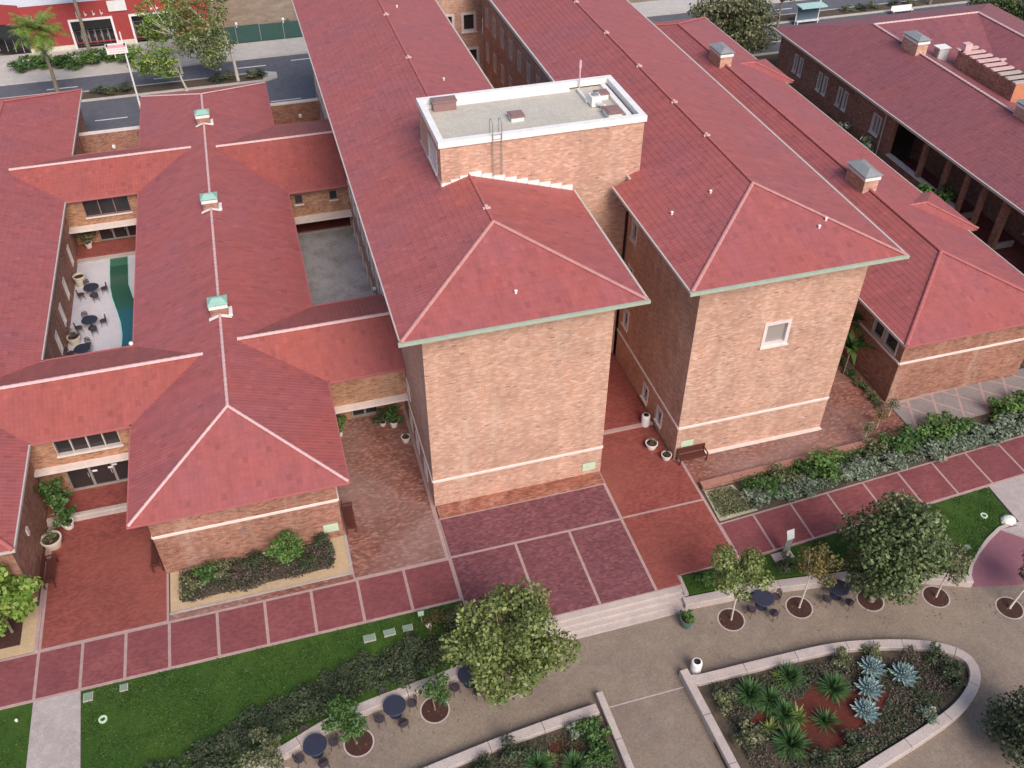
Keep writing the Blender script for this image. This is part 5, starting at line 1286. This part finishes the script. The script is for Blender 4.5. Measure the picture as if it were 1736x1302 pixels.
def clumpy(poly, z, hole=None):
    xs = [p[0] for p in poly]; ys = [p[1] for p in poly]
    def inside(x, y, poly=poly):
        c = np.zeros(len(x), bool); n = len(poly)
        for i in range(n):
            x1, y1 = poly[i][:2]; x2, y2 = poly[(i + 1) % n][:2]
            with np.errstate(divide='ignore', invalid='ignore'):
                q = ((y1 > y) != (y2 > y)) & (x < (x2 - x1) * (y - y1) / (y2 - y1 + 1e-12) + x1)
            c ^= q
        return c
    def fn(r, n):
        k = max(20, n // 60); cx = min(xs) + r.rand(k) * (max(xs) - min(xs)); cy = min(ys) + r.rand(k) * (max(ys) - min(ys))
        i = r.randint(0, k, n * 3); x = cx[i] + r.normal(size=n * 3) * .28; y = cy[i] + r.normal(size=n * 3) * .28
        ok = inside(x, y)
        if hole: ok &= ~inside(x, y, hole)
        x, y = x[ok][:n], y[ok][:n]
        zz = z(x, y) if callable(z) else np.full(len(x), z)
        return np.stack([x, y, zz], 1)
    return fn
BEDR = [(16.6, -5.2), (36, -4.15), (48, -3.4), (48, -2.1), (29.5, -2.5), (16.6, -2.95)]
litter('ground_cover', clumpy(BEDR, .04), 5000, .09, 'lf_dull', 'low dull green ground cover between the shrubs of the long bed', 'ground cover', 1)
litter('ground_cover', clumpy([(17.5, -5.2), (38, -4.0), (38, -3.6), (17.5, -4.5)], .04), 4200, .10, 'lf_silver', 'silvery grey low planting along the front of the long bed', 'ground cover', 14, .45)
litter('ground_cover', clumpy([(17.2, -4.4), (40, -3.2), (40, -2.2), (29.5, -2.5), (17.2, -3.0)], .04), 6500, .10, 'lf_green', 'mid green low planting along the back of the long bed', 'ground cover', 15, .6)
litter('gravel_tufts', clumpy([(15.1, -5.2), (17.2, -5.1), (16.8, -3.2), (15.2, -3.2)], .05), 3200, .10, 'lf_olive', 'pale tufts in the gravel patch by the plaza corner', 'ground cover', 2, .12)
PRS = [(10.2, -14.3)] + [(x - .7, y - .75) for x, y in PR[2:6]] + [(21.9, -16.3), (22.3, -16.8), (22.0, -17.3), (21.4, -17.8), (20, -18.5), (18, -19.1), (13, -20.2), (10.3, -20.2)]
litter('ground_cover', clumpy(PRS, -.37, MUL), 14000, .095, 'lf_brown', 'brownish straggly ground cover filling the agave planter', 'ground cover', 3, .2)
litter('ground_cover', clumpy(PRS, -.37, MUL), 9000, .095, 'lf_dull', 'dull green ground cover scattered in the agave planter', 'ground cover', 4, .28)
PLS = [(-6, -15.9), (-3.84, -15.2), (-.95, -14.85), (2.6, -14.5), (4.5, -14.4), (4.7, -18), (-6, -18)]
litter('ground_cover', clumpy(PLS, -.37), 9000, .085, 'lf_dull', 'dull green ground cover in the lower left planter', 'ground cover', 5, .3)
litter('ground_cover', clumpy(PLS, -.37), 2600, .08, 'lf_brown', 'brownish ground cover in the lower left planter', 'ground cover', 6, .2)
LB_ = [(-14.0, -2.6), (-13.2, -3.0), (-12, -2.75), (-10.6, -3.0), (-9.2, -2.65), (-8, -2.95), (-6.8, -2.6), (-6.1, -2.75), (-5.85, -1.9), (-6.0, -.8), (-13.9, -.8)]
litter('ground_cover', clumpy(LB_, .08), 5600, .10, 'lf_brown', 'dark brownish low planting in the bed before the three-vent hall', 'ground cover', 7, .35)
litter('ground_cover', clumpy(LB_, .08), 3000, .10, 'lf_dull', 'dull green low planting in the bed before the three-vent hall', 'ground cover', 8, .4)
for k, (key, x, y, s_, l) in enumerate([('olive', -13.2, -2.15, 1.15, 'olive shrub at the left end of the hall bed'), ('green', -12.5, -1.7, 1.15, 'green shrub second from the left end of the hall bed'), ('olive', -11.7, -1.5, 1.0, 'olive shrub third from the left end of the hall bed'), ('brown', -10.9, -2.1, 1.0, 'brown shrub left of the middle of the hall bed'), ('dull', -10.1, -1.5, 1.05, 'dull green shrub against the wall at the middle of the hall bed'), ('brown', -9.6, -2.2, .9, 'brown shrub near the front edge of the hall bed, left of the small bright tree'), ('dull', -7.4, -2.2, .9, 'dull green shrub right of the small bright tree'), ('brown', -6.8, -1.7, .95, 'brown shrub toward the right end of the hall bed'), ('dull', -6.45, -1.1, 1.05, 'dull green shrub in the right corner of the hall bed against the wall')]):
    shrub(key, x, y, .06, s_, l, 'shrubs in the hall bed')
# dark shrub drift at the foot of the left lawn
def zl(x, y): return -.03 - .035 * np.maximum(0, -6.5 - y)
LS = [(-3.0, -8.6), (-2.2, -9.2), (-.9, -9.2), (-4.0, -9.0), (-4.9, -9.5), (-5.7, -9.1), (-6.5, -9.9), (-7.3, -9.5), (-8.2, -10.3), (-8.9, -9.9), (-9.7, -10.9), (-10.4, -10.3), (-11.1, -11.3), (-11.9, -10.9), (-12.7, -11.9), (-13.4, -11.3), (-14.3, -12.5), (-15.0, -11.9), (.4, -9.1), (-3.4, -9.7)]
for k, (x, y) in enumerate(sorted(LS, reverse=True)):
    shrub('dull', x, y, float(zl(x, np.array(y))) - .03, 1.35 + .3 * math.sin(k * 2.1), '%s dark low shrub from the plaza along the curved seat wall' % ORD[k], 'dark shrubs at the foot of the left lawn', .72 + .2 * math.sin(k * 3.3))
DR = [(-15.6, -12.9), (-14, -11.0), (-10, -9.6), (-6.5, -8.75), (-3.5, -8.05), (1.0, -8.8), (1.4, -9.4), (-2.1, -9.95), (-5.95, -10.4), (-9.8, -11.6), (-13, -12.6)]
litter('ground_cover', clumpy(DR, lambda x, y: zl(x, y)), 12000, .10, 'lf_dull', 'dark green ground cover along the left seat wall', 'ground cover', 9, .35)
litter('ground_cover', clumpy([(-2.4, -7.0), (-.2, -6.8), (.2, -8.4), (-2.0, -8.3)], lambda x, y: zl(x, y)), 900, .10, 'lf_yel', 'yellow brown ground cover at the lawn corner by the plaza', 'ground cover', 10, .3)
shrub('yellow', -1.6, -7.4, -.1, .9, 'yellow brown shrub at the lawn corner by the plaza', None); shrub('olive', -.7, -7.6, -.1, 1.0, 'olive shrub under the large round tree at the plaza corner', None)
for (key, x, y, s_, l) in [('dull', 17.0, -9.3, 1.0, 'dark shrub on the right lawn below the leaning sign'), ('yellow', 18.9, -9.6, 1.0, 'yellow brown shrub on the right lawn beside the dark conical tree'), ('dull', 22.8, -10.5, 1.1, 'dark shrub on the right lawn, left of the white rock, by the seat wall'), ('olive', 25.0, -11.2, 1.2, 'olive shrub behind the right end of the seat wall'), ('dull', 26.2, -11.4, 1.0, 'dull shrub next to the curved ramp kerb'), ('bright', 12.4, -8.9, .7, 'bright low shrub at the lawn corner right of the steps')]:
    shrub(key, x, y, -.12, s_, l, None)
# garden between annex and far right building
for (key, x, y, s_, l) in [('flower', 46.2, 34.4, 1.7, 'white flowering bush against the far right building, farther of two'), ('flower', 46.2, 30.4, 2.1, 'white flowering bush against the far right building, nearer of two'), ('bright', 45.9, 20.0, 3.1, 'bright green round bush before the veranda'), ('dull', 45.8, 37.5, 1.5, 'dark shrub under the far right windows, farthest along the wall'), ('dull', 45.6, 32.3, 1.3, 'dark shrub between the two white flowering bushes'), ('dull', 45.6, 27.6, 1.5, 'dark shrub at the left end of the veranda'), ('dull', 45.4, 41.0, 1.5, 'dark shrub near the far corner of the far right building')]:
    shrub(key, x, y, .02, s_, l, None)
litter('ground_cover', clumpy([(44.8, 10), (46.9, 10), (46.9, 46), (44.8, 46)], .03), 5000, .13, 'lf_dull', 'dark planting strip along the far right building', 'ground cover', 11, .5)
# small planting in the gap beside the annex
for k, (x, y, h_) in enumerate([(28.75, 5.4, 3.2), (28.35, 3.9, 2.2)]):
    t = thing('banana_plant', ['tall broad leaved plant in the gap beside the annex, farther one', 'broad leaved plant in the gap beside the annex, nearer one'][k], 'plant', (x, y, 0))
    mb = MB(); mb.tube([(x, y, 0), (x, y, h_)], [.06, .04], 6); part('stem', mb, [MAT['trunk']], t)
    off = wloc(t); me = spiky_mesh('leaf', 26, 1.7, .36, 'lf_bright', 5 + k, .1, 1.3, .3); o = bpy.data.objects.new('leaves', me); link(o, t, (x, y, h_ - .1))
for k in range(9):
    shrub('green' if k % 2 else 'olive', 28.75 + .05 * math.sin(k), .45 + k * .62, .01, .62, '%s shrub from the street end of the hedge beside the annex' % ORD[k], 'small hedge beside the annex', .5)
for (x, y, l) in [(26.2, -2.0, 'thin bare young shrub at the right end of the brick apron'), (28.9, -.5, 'thin olive shrub by the annex corner'), (27.6, -1.2, 'brownish thin shrub on the apron before the annex corner')]:
    t = thing('sapling', l, 'shrub', (x, y, 0)); mb = MB(); mb.tube([(x, y, 0), (x + .05, y, 1.3)], [.03, .015], 5); part('trunk', mb, [MAT['trunkw']], t)
    me = leaf_mesh('crown', [(0, 0, 1.1, .55, .5, .6), (.3, .1, .8, .35, .3, .3)], 330, .10, MAT['lf_yel'] if 'brown' in l else MAT['lf_olive'], .2, .3, 1, 4); o = bpy.data.objects.new('crown', me); link(o, t, (x, y, 0))
# hedge across the road and median planting
for k in range(9):
    shrub('bright' if k % 3 else 'green', -28.6 + 1.35 * k, 71.5 + .5 * math.sin(k * 1.3), .1, 2.3 + .25 * math.sin(k * 2), '%s bush from the left in the hedge before the red shop' % ORD[k], 'hedge before the red shop', 1.7)
for k, (x, y) in enumerate([(-20.6, 63.2), (-19.4, 63.1), (-18.2, 63.2), (-5.6, 63.2), (-4.7, 63.1), (-7.9, 63.2), (-9.0, 63.1), (48.5, 63.1), (50, 63.2), (64.5, 63.2), (66.5, 63.1), (68, 63.2), (71, 63.1), (73, 63.2)]):
    shrub('olive' if k % 2 else 'dull', x, y, .13, 1.5, '%s low bush from the left along the road median' % ORD[k], 'low bushes on the road median', .9)
litter('weeds', clumpy([(-8, 74), (40, 74), (40, 120), (-8, 120)], .06), 3000, .5, 'lf_olive', 'dry weeds on the dirt lot across the road', 'ground cover', 12, .25)

# agaves and spiky plants
def agave(x, y, s_, label, seed):
    t = thing('blue_agave', label, 'agave', (x, y, -.38), 'blue agaves in the round-ended planter')
    n = 58
    for k in range(n):
        f = k / n; az = k * 2.39996; el = .08 + 1.3 * f; L = (.76 - .25 * f) * s_
        o = bpy.data.objects.new('leaf', AG); COL.objects.link(o); o.parent = t
        o.rotation_euler = (0, -el, az); o.scale = (L, s_ * (1.05 - .35 * f), s_); o.location = (0, 0, .12 + .10 * f)
def ag_leaf():
    mb = MB(); S = [(0, .07, .0), (.25, .10, .03), (.6, .095, .0), (.85, .05, .03), (1.0, .006, .08)]
    for (a, wa, za), (b, wb, zb) in zip(S, S[1:]):
        mb.face([(a, -wa, za + .04), (b, -wb, zb + .04 * (1 - b)), (b, 0, zb - .02), (a, 0, za - .02)]); mb.face([(a, 0, za - .02), (b, 0, zb - .02), (b, wb, zb + .04 * (1 - b)), (a, wa, za + .04)])
    return mb.mesh('leaf', [MAT['lf_agave']])
AG = ag_leaf()
agave(18.1, -15.75, 1.0, 'blue grey agave at the back of its row of three', 1); agave(17.35, -16.7, 1.0, 'blue grey agave in the middle of its row of three', 2); agave(16.55, -17.65, 1.0, 'blue grey agave nearest the bottom of its row of three', 3); agave(19.35, -16.5, 1.05, 'blue grey agave standing alone to the right of the row of three', 4)
SPK = [spiky_mesh('spikes', 230, .82, .05, 'lf_spike', s_, .0, 1.5, .12) for s_ in (1, 2)]; SPY = spiky_mesh('spikes', 46, .75, .09, 'lf_spikey', 3, .2, 1.2, .1); SPB = [spiky_mesh('spikes', 110, .62, .045, 'lf_spike', 6, .05, 1.5, .05)]
for k, (x, y, s_, l) in enumerate([(11.75, -15.35, 1.2, 'large spiky green plant nearest the planter corner with the white bin'), (12.55, -15.9, 1.05, 'spiky green plant right of the large one near the planter corner'), (14.0, -15.1, 1.15, 'spiky green plant at the back of the agave planter'), (15.75, -16.15, 1.15, 'spiky green plant directly left of the blue agaves'), (12.4, -18.1, 1.3, 'large spiky green plant at the front of the agave planter'), (12.9, -16.7, 1.05, 'spiky green plant in the middle of the agave planter'),
                                   (1.15, -15.9, 1.0, 'spiky green plant left of the mulch in the lower left planter'), (2.7, -16.3, .95, 'spiky green plant at the bottom edge of the lower left planter')]):
    tag(inst('spiky_plant', SPK[k % 2], None, (x, y, -.37), k * 1.3, s_), l, 'spiky plant', 'spiky green plants in the planters')
tag(inst('spiky_plant', SPB[0], None, (14.5, -17.55, -.37), 0, (1.25, 1.25, 1.3)), 'dense round ball of green spikes on the red mulch', 'spiky plant')
for (x, y, s_, l) in [(13.35, -17.0, 1.0, 'yellow green spiky plant on the red mulch'), (11.9, -17.1, .8, 'pale star shaped spiky plant left of the yellow green one'), (13.6, -14.9, .75, 'yellow tipped spiky plant at the back of the agave planter'), (1.75, -15.7, .6, 'yellow tipped spiky plant in the lower left planter')]:
    tag(inst('spiky_plant', SPY, None, (x, y, -.37), x, s_), l, 'spiky plant', 'yellow spiky plants in the planters')
for k, (key, x, y, s_, l) in enumerate([('olive', 10.4, -15.4, 1.0, 'olive shrub along the left wall of the agave planter, farther one'), ('olive', 10.7, -17.3, 1.3, 'olive shrub along the left wall of the agave planter, nearer one'), ('dull', 21.6, -17.1, 1.1, 'dark shrub in the rounded end of the agave planter'), ('dull', 21.4, -16.1, 1.0, 'dark shrub at the back of the planter, rounded end'), ('silver', 19.2, -18.6, .9, 'grey green shrub at the front of the planter, rounded end'), ('dull', 15.2, -19.0, 1.2, 'dark shrub at the front edge of the agave planter'), ('dull', 13.4, -19.3, 1.1, 'dark shrub in the front left of the agave planter'), ('olive', 16.9, -14.9, 1.0, 'olive shrub at the back wall behind the agaves'), ('olive', 18.6, -15.0, .9, 'olive shrub at the back wall right of the agaves'), ('brown', 20.2, -15.7, .9, 'brown shrub at the back wall near the rounded end'),
                                          ('green', 4.0, -15.1, 1.2, 'green shrub in the corner of the lower left planter'), ('green', 3.9, -16.3, 1.2, 'green shrub by the straight wall of the lower left planter'), ('dull', .2, -15.1, 1.2, 'dark shrub at the back of the lower left planter'), ('dull', -1.2, -15.5, 1.1, 'dark shrub toward the left of the lower left planter'), ('silver', 3.2, -14.8, .8, 'grey shrub at the back of the lower left planter')]):
    shrub(key, x, y, -.4, s_, l, None)
litter('grass', clumpy(LAWN_L, lambda x, y: zl(x, y)), 30000, .07, 'grassb', 'mown lawn left of the plaza', 'grass', 21, .05)
litter('grass', clumpy([(-30, -14), (-20.75, -14), (-20.75, -6.6), (-30, -6.6)], lambda x, y: -.03 - .03 * np.maximum(0, -6.53 - y)), 5000, .07, 'grassb', 'mown lawn beyond the concrete path', 'grass', 22, .05)
litter('grass', clumpy(LAWN_R, lambda x, y: -.03 - .03 * np.maximum(0, -7.5 - y)), 16000, .07, 'grassb', 'mown lawn below the far red walk', 'grass', 23, .05)

def scatter(r, n):
    k = r.randint(0, len(WELLS), n); a = r.rand(n) * 6.283; d = .5 + np.abs(r.normal(size=n)) * 1.1; W_ = np.array(WELLS)[k]
    return np.stack([W_[:, 0] + d * np.cos(a), np.clip(W_[:, 1] - np.abs(d * np.sin(a)) + .5, -16, -10.9), np.full(n, -.59)], 1)
litter('fallen_leaves', scatter, 260, .09, 'lf_yel', 'fallen leaves lying around the tree rings on the terrace', 'leaves', 31, .01)
# ================================================================ FURNITURE
def make_table(x, y, z, label, group):
    t = thing('round_table', label, 'table', (x, y, z), group)
    mb = MB(); mb.lathe([(0, z + .70), (.52, z + .70), (.54, z + .715), (.54, z + .73), (.52, z + .745), (0, z + .745)], x, y, 24); part('tabletop', mb, [MAT['navy']], t)
    mb = MB(); mb.lathe([(.05, z + .02), (.05, z + .70)], x, y, 10); part('pedestal', mb, [MAT['navy']], t)
    mb = MB(); mb.lathe([(.30, z), (.30, z + .02), (.06, z + .05), (0, z + .05)], x, y, 16); part('base', mb, [MAT['navy']], t)
    return t
def make_chair(x, y, z, rz, label, group):
    t = thing('metal_chair', label, 'chair', (x, y, z), group)
    mb = MB(); mb.prism([(x + .24 * math.cos(a), y + .24 * math.sin(a)) for a in [6.2832 * q / 12 for q in range(12)]], z + .42, z + .45, bottom=True); part('seat', mb, [MAT['chair']], t)
    for a in (.8, 2.35, 3.93, 5.5):
        mb = MB(); c, s_ = math.cos(a), math.sin(a); mb.tube([(x + .2 * c, y + .2 * s_, z + .42), (x + .27 * c, y + .27 * s_, z)], .014, 6); part('leg', mb, [MAT['chair']], t)
    mb = MB()
    arc = [(x + .25 * math.cos(a), y + .25 * math.sin(a)) for a in [-.9 + 1.8 * q / 6 for q in range(7)]]
    for (a, b) in zip(arc, arc[1:]):
        for k in range(3): mb.face([(a[0], a[1], z + .50 + .11 * k), (b[0], b[1], z + .50 + .11 * k), (b[0] * 1 + .0, b[1], z + .585 + .11 * k), (a[0], a[1], z + .585 + .11 * k)])
    mb.tube([(arc[0][0], arc[0][1], z + .42), (arc[0][0], arc[0][1], z + .75), ((arc[0][0] + arc[3][0]) / 2 + .02, (arc[0][1] + arc[3][1]) / 2, z + .86), (arc[3][0] + .01, arc[3][1], z + .88), ((arc[6][0] + arc[3][0]) / 2 + .02, (arc[6][1] + arc[3][1]) / 2, z + .86), (arc[6][0], arc[6][1], z + .75), (arc[6][0], arc[6][1], z + .42)], .016, 6)
    part('backrest', mb, [MAT['chair']], t)
    t.rotation_euler = (0, 0, rz); return t
T0 = make_table(-4.46, -11.45, -.6, 'dark blue round table with chairs, middle of the three left of the steps', 'blue tables on the terrace')
C0 = None
def set_of(x, y, z, label, where, angs, grp, first=False):
    global C0
    if not first: copy_tree(T0, (x, y, z), 0, label, grp)
    for k, a in enumerate(angs):
        cx, cy = x + .82 * math.cos(a), y + .82 * math.sin(a)
        d = 'left far near right'.split()
        dirn = ['right', 'far', 'left', 'near'][int(((a % 6.2832) + .785) // 1.5708) % 4]
        lab = 'dark chair %s of the %s' % ({'near': 'in front', 'far': 'behind', 'left': 'left', 'right': 'right'}[dirn], where)
        if C0 is None: C0 = make_chair(cx, cy, z, a, lab, 'dark metal chairs around the tables')
        else: copy_tree(C0, (cx, cy, z), a, lab, 'dark metal chairs around the tables')
A4 = (2.0, .1, 3.5, 5.0)
set_of(-4.46, -11.45, -.6, '', 'middle blue table left of the steps', A4, 'blue tables on the terrace', True)
set_of(-8.25, -12.35, -.6, 'dark blue round table at the bottom edge, leftmost of the three left of the steps', 'leftmost blue table at the bottom edge', A4, 'blue tables on the terrace')
set_of(-.75, -10.85, -.6, 'dark blue round table half under the large round tree', 'blue table under the large round tree', A4, 'blue tables on the terrace')
set_of(14.85, -10.75, -.6, 'dark blue round table between the first and second young trees right of the steps', 'blue table nearest the right side of the steps', A4, 'blue tables on the terrace')
set_of(18.9, -11.25, -.6, 'dark blue round table just left of the dark conical tree', 'blue table beside the dark conical tree', A4, 'blue tables on the terrace')
set_of(-19.55, 26.9, 0, 'dark round table in the pond court, farthest from the camera', 'far table in the pond court', A4, 'tables in the pond court')
set_of(-19.45, 22.8, 0, 'dark round table in the pond court, middle of three', 'middle table in the pond court', A4, 'tables in the pond court')
set_of(-19.75, 19.6, 0, 'dark round table in the pond court, half hidden by the near roof', 'near table in the pond court', (1.3, 3.0), 'tables in the pond court')
# benches
def bench(x, y, z, rz, label):
    t = thing('timber_bench', label, 'bench', (x, y, z), 'red brown timber benches')
    L = .82
    for k in range(5):
        mb = MB(); mb.box(x - L, x + L, y - .24 + .1 * k, y - .155 + .1 * k, z + .42, z + .45); part('seat_slat', mb, [MAT['wood']], t)
    for k in range(4):
        mb = MB(); mb.box(x - L, x + L, y + .27 + .012 * k, y + .30 + .012 * k, z + .50 + .105 * k, z + .59 + .105 * k); part('back_slat', mb, [MAT['wood']], t)
    for s_ in (-1, 1):
        for yy, h in ((-.2, .62), (.3, .92)):
            mb = MB(); mb.box(x + s_ * (L + .032) - .03, x + s_ * (L + .032) + .03, y + yy - .035, y + yy + .035, z, z + h); part('leg', mb, [MAT['wood']], t)
        mb = MB(); mb.box(x + s_ * (L + .032) - .04, x + s_ * (L + .032) + .04, y - .27, y + .26, z + .622, z + .655); part('armrest', mb, [MAT['wood']], t)
    t.rotation_euler = (0, 0, rz); return t
bench(15.45, -.62, .0, 0, 'red brown timber bench against the end wall of the right tall wing')
bench(-4.75, .25, .0, R_(90), 'red brown timber bench against the right side wall of the three-vent hall')
bench(-15.05, .5, .0, R_(-90), 'red brown timber bench against the left side wall of the three-vent hall')
bench(-20.35, .95, .0, R_(90), 'red brown timber bench by the leftmost hall, below the big cream pot')
# pots and bins
def pot(name, x, y, z, r, h, mat, label, plant=None, ps=1.0, cat='plant pot', soil='bark', ph=None):
    t = thing(name, label, cat, (x, y, z))
    mb = MB(); mb.lathe([(r * .72, z), (r * .92, z + h * .55), (r, z + h * .86), (r * 1.06, z + h * .88), (r * 1.06, z + h), (r * .9, z + h), (r * .86, z + h * .8)], x, y, 22); part('body', mb, [MAT[mat]], t)
    mb = MB(); mb.face([(x + r * .88 * math.cos(6.2832 * q / 18), y + r * .88 * math.sin(6.2832 * q / 18), z + h * .84) for q in range(18)]); part('soil', mb, [MAT[soil]], t)
    if plant:
        me = SH[plant][len(label) % 3]; o = inst('potted_plant', me, None, (x, y, z + h * .75), len(label), (ps, ps, ph or ps)); tag(o, 'leafy plant growing in the ' + label, 'potted plant')
    return t
pot('planter_pot', -20.45, 3.05, 0, .52, .62, 'pot', 'big cream round pot beside the red entrance court', 'olive', .75)
pot('planter_pot', -20.2, 5.35, .3, .36, .5, 'potw', 'cream pot on the steps of the near left link', 'green', 1.9, ph=2.6)
pot('planter_pot', -19.75, 4.2, .0, .33, .45, 'potw', 'cream pot at the foot of the entrance steps', 'green', 1.3, ph=1.5)
pot('planter_pot', -4.35, 7.3, 0, .24, .42, 'potw', 'white pot in the left corner of the side court', 'bright', 1.15, ph=1.6)
pot('planter_pot', -1.0, 7.2, 0, .27, .46, 'potw', 'white pot in the right corner of the side court', 'green', 1.2, ph=1.7)
pot('planter_pot', -1.65, 7.45, 0, .20, .3, 'potw', 'small white bowl left of the right corner pot', 'dull', 1.1, ph=1.3)
pot('planter_pot', -.55, 5.7, 0, .27, .4, 'potw', 'white pot beside the wall of the left tall wing', 'brown', .42)
pot('planter_pot', 13.55, 1.05, 0, .36, .42, 'potw', 'white round pot nearest the middle of the passage', 'brown', .55)
pot('planter_pot', 14.05, -.05, 0, .30, .36, 'potw', 'white pot at the corner of the right tall wing', 'dull', .4)
pot('planter_pot', 10.62, -10.75, -.6, .33, .62, 'potg', 'green glazed pot on the terrace right of the steps', 'bright', .8, ph=1.0)
pot('planter_pot', -20.45, 28.5, 0, .42, .85, 'pot', 'cream urn against the wall of the pond court')
pot('planter_pot', -20.45, 21.3, 0, .42, .62, 'pot', 'cream pot with dry plant in the pond court', 'brown', .9)
pot('planter_pot', -20.1, 33.3, .28, .28, .45, 'potw', 'white pot on the platform above the pond court', 'olive', 1.4, ph=1.3)
def bin_(x, y, z, label):
    t = thing('trash_bin', label, 'trash bin', (x, y, z))
    mb = MB(); mb.lathe([(.25, z), (.27, z + .05), (.27, z + .75), (.25, z + .82), (.19, z + .86), (.17, z + .86)], x, y, 22); part('body', mb, [MAT['white']], t)
    mb = MB(); mb.lathe([(.17, z + .858), (.16, z + .78), (0, z + .76)], x, y, 18); part('opening', mb, [MAT['black']], t)
bin_(9.98, -13.28, -.6, 'white cylindrical trash bin at the corner of the agave planter')
bin_(13.95, 3.0, 0.0, 'white cylindrical trash bin in the passage between the tall wings')
# plaques
def plaque(x, y, z, w, h, label):
    t = thing('wall_plaque', label, 'plaque', (x, y, z), 'pale green plaques on the brick walls')
    mb = MB(); mb.box(x - w / 2, x + w / 2, y - .035, y - .004, z - h / 2, z + h / 2); part('panel', mb, [MAT['plaque']], t)
    mb = MB()
    mb.box(x - w / 2 - .03, x + w / 2 + .03, y - .03, y - .003, z + h / 2, z + h / 2 + .03); mb.box(x - w / 2 - .03, x + w / 2 + .03, y - .03, y - .003, z - h / 2 - .03, z - h / 2); part('frame', mb, [MAT['box']], t)
plaque(9.15, 0, .72, .78, .62, 'pale green plaque low at the right corner of the left tall wing')
plaque(15.2, -.17, 1.12, .78, .5, 'pale green plaque above the bench on the right tall wing')
plaque(-5.85, -.57, .84, .8, .6, 'pale green plaque at the right corner of the three-vent hall')
# lawn fittings
for k, (x, y, w, h, l) in enumerate([(-4.97, -7.42, .52, .34, 'pale green lid in the left lawn, leftmost of three in a row'), (-3.96, -7.38, .5, .32, 'pale green lid in the left lawn, middle of three in a row'), (-3.04, -7.36, .42, .28, 'pale green lid in the left lawn, rightmost of three in a row'), (-18.2, -6.95, .36, .4, 'pale lid beside the concrete path, left lawn'), (-16.6, -6.9, .3, .3, 'faint green lid in the left lawn near the red walk'), (27.2, -10.65, .3, .26, 'pale lid in the right lawn by the curved kerb')]):
    z = float(zl(x, np.array(y))) + .0; t = thing('valve_lid', l, 'utility lid', (x, y, z)); mb = MB(); mb.box(x - w / 2, x + w / 2, y - h / 2, y + h / 2, z - .05, z + .09); part('lid', mb, [MAT['box']], t)
    mb = MB(); mb.box(x - w / 2 - .04, x + w / 2 + .04, y - h / 2 - .04, y + h / 2 + .04, z - .05, z + .05); part('collar', mb, [MAT['wallc']], t)
for (x, y, l) in ((-17.5, -8.3, 'round pale sprinkler ring in the left lawn'), (29.45, -9.05, 'round pale sprinkler ring in the right lawn')):
    z = -.1; mb = MB(); mb.lathe([(.2, z), (.2, z + .07), (.11, z + .07), (.1, z - .01)], x, y, 18); tag(part('sprinkler_ring', mb, [MAT['plaque']], None), l, 'sprinkler')
def small_sign(x, y, z, h, label, w=.3, ph=.36):
    t = thing('post_sign', label, 'sign', (x, y, z)); mb = MB(); mb.tube([(x, y, z), (x, y, z + h)], .025, 6); part('post', mb, [MAT['grey']], t)
    mb = MB(); mb.box(x - w / 2, x + w / 2, y - .04, y - .015, z + h - ph, z + h); part('panel', mb, [MAT['plaque']], t)
small_sign(-2.3, -7.25, -.05, 1.0, 'small pale sign on a thin post at the plaza corner of the left lawn')
mb = MB(); mb.lathe([(.13, -.08), (.16, .05), (.08, .16), (0, .18)], -2.0, -7.55, 8); tag(part('path_light', mb, [MAT['rock']], None), 'small pale path light beside the thin post sign', 'path light')
for (x, y, l) in ((-21.3, -7.3, 'tiny white light in the lawn left of the concrete path'), (-21.9, -9.2, 'tiny white light low in the far left lawn')):
    mb = MB(); mb.lathe([(.06, -.1), (.07, .06), (0, .09)], x, y, 8); tag(part('path_light', mb, [MAT['rock']], None), l, 'path light')
# leaning lectern sign by the far walk
t = thing('lectern_sign', 'grey lectern sign on a pale base at the edge of the far red walk', 'sign', (17.35, -8.35, -.05))
mb = MB(); mb.box(16.6, 17.75, -8.75, -8.25, -.15, .02); part('base', mb, [MAT['wallc']], t)
mb = MB(); mb.prism([(17.15, -8.5), (17.55, -8.5), (17.45, -8.3), (17.25, -8.3)], 0, 1.35); part('stand', mb, [MAT['grey']], t)
mb = MB(); P = [(17.15, -8.55, 1.30), (17.60, -8.50, 1.30), (17.66, -8.22, 1.72), (17.2, -8.27, 1.72)]; Q = [(a, b, c + .05) for a, b, c in P]; mb.face(Q); mb.face(P[::-1])
for i in range(4): mb.face([P[i], P[(i + 1) % 4], Q[(i + 1) % 4], Q[i]])
part('panel', mb, [MAT['steel']], t)
# white rock
r = np.random.RandomState(4); mb = MB(); rings = []
for i in range(6):
    ph = math.pi * i / 5 * .55; rings.append([(30.5 + .42 * math.cos(6.2832 * q / 12) * math.sin(ph + .05) * (1 + .15 * r.rand()), -9.75 + .36 * math.sin(6.2832 * q / 12) * math.sin(ph + .05) * (1 + .15 * r.rand()), .36 * math.cos(ph) - .12) for q in range(12)])
for a, b in zip(rings, rings[1:]):
    for q in range(12): mb.face([a[q], b[q], b[(q + 1) % 12], a[(q + 1) % 12]])
tag(part('boulder', mb, [MAT['rock']], None), 'white boulder in the corner of the right lawn', 'rock')
# small globe lamp on the wing's side and light at the hall eave
for (x, y, z, l) in ((-.18, 17.2, 3.4, 'white globe lamp on the side wall of the left tall wing'), (-4.9, -.5, 4.35, 'white lamp under the right eave corner of the three-vent hall'), (-15.4, 13.4, 4.95, 'white lamp at the corner where pond court and near left link meet')):
    mb = MB(); mb.lathe([(0, z - .14), (.11, z - .09), (.14, z), (.11, z + .09), (0, z + .13)], x, y, 12); tag(part('globe_lamp', mb, [MAT['white']], None), l, 'lamp')
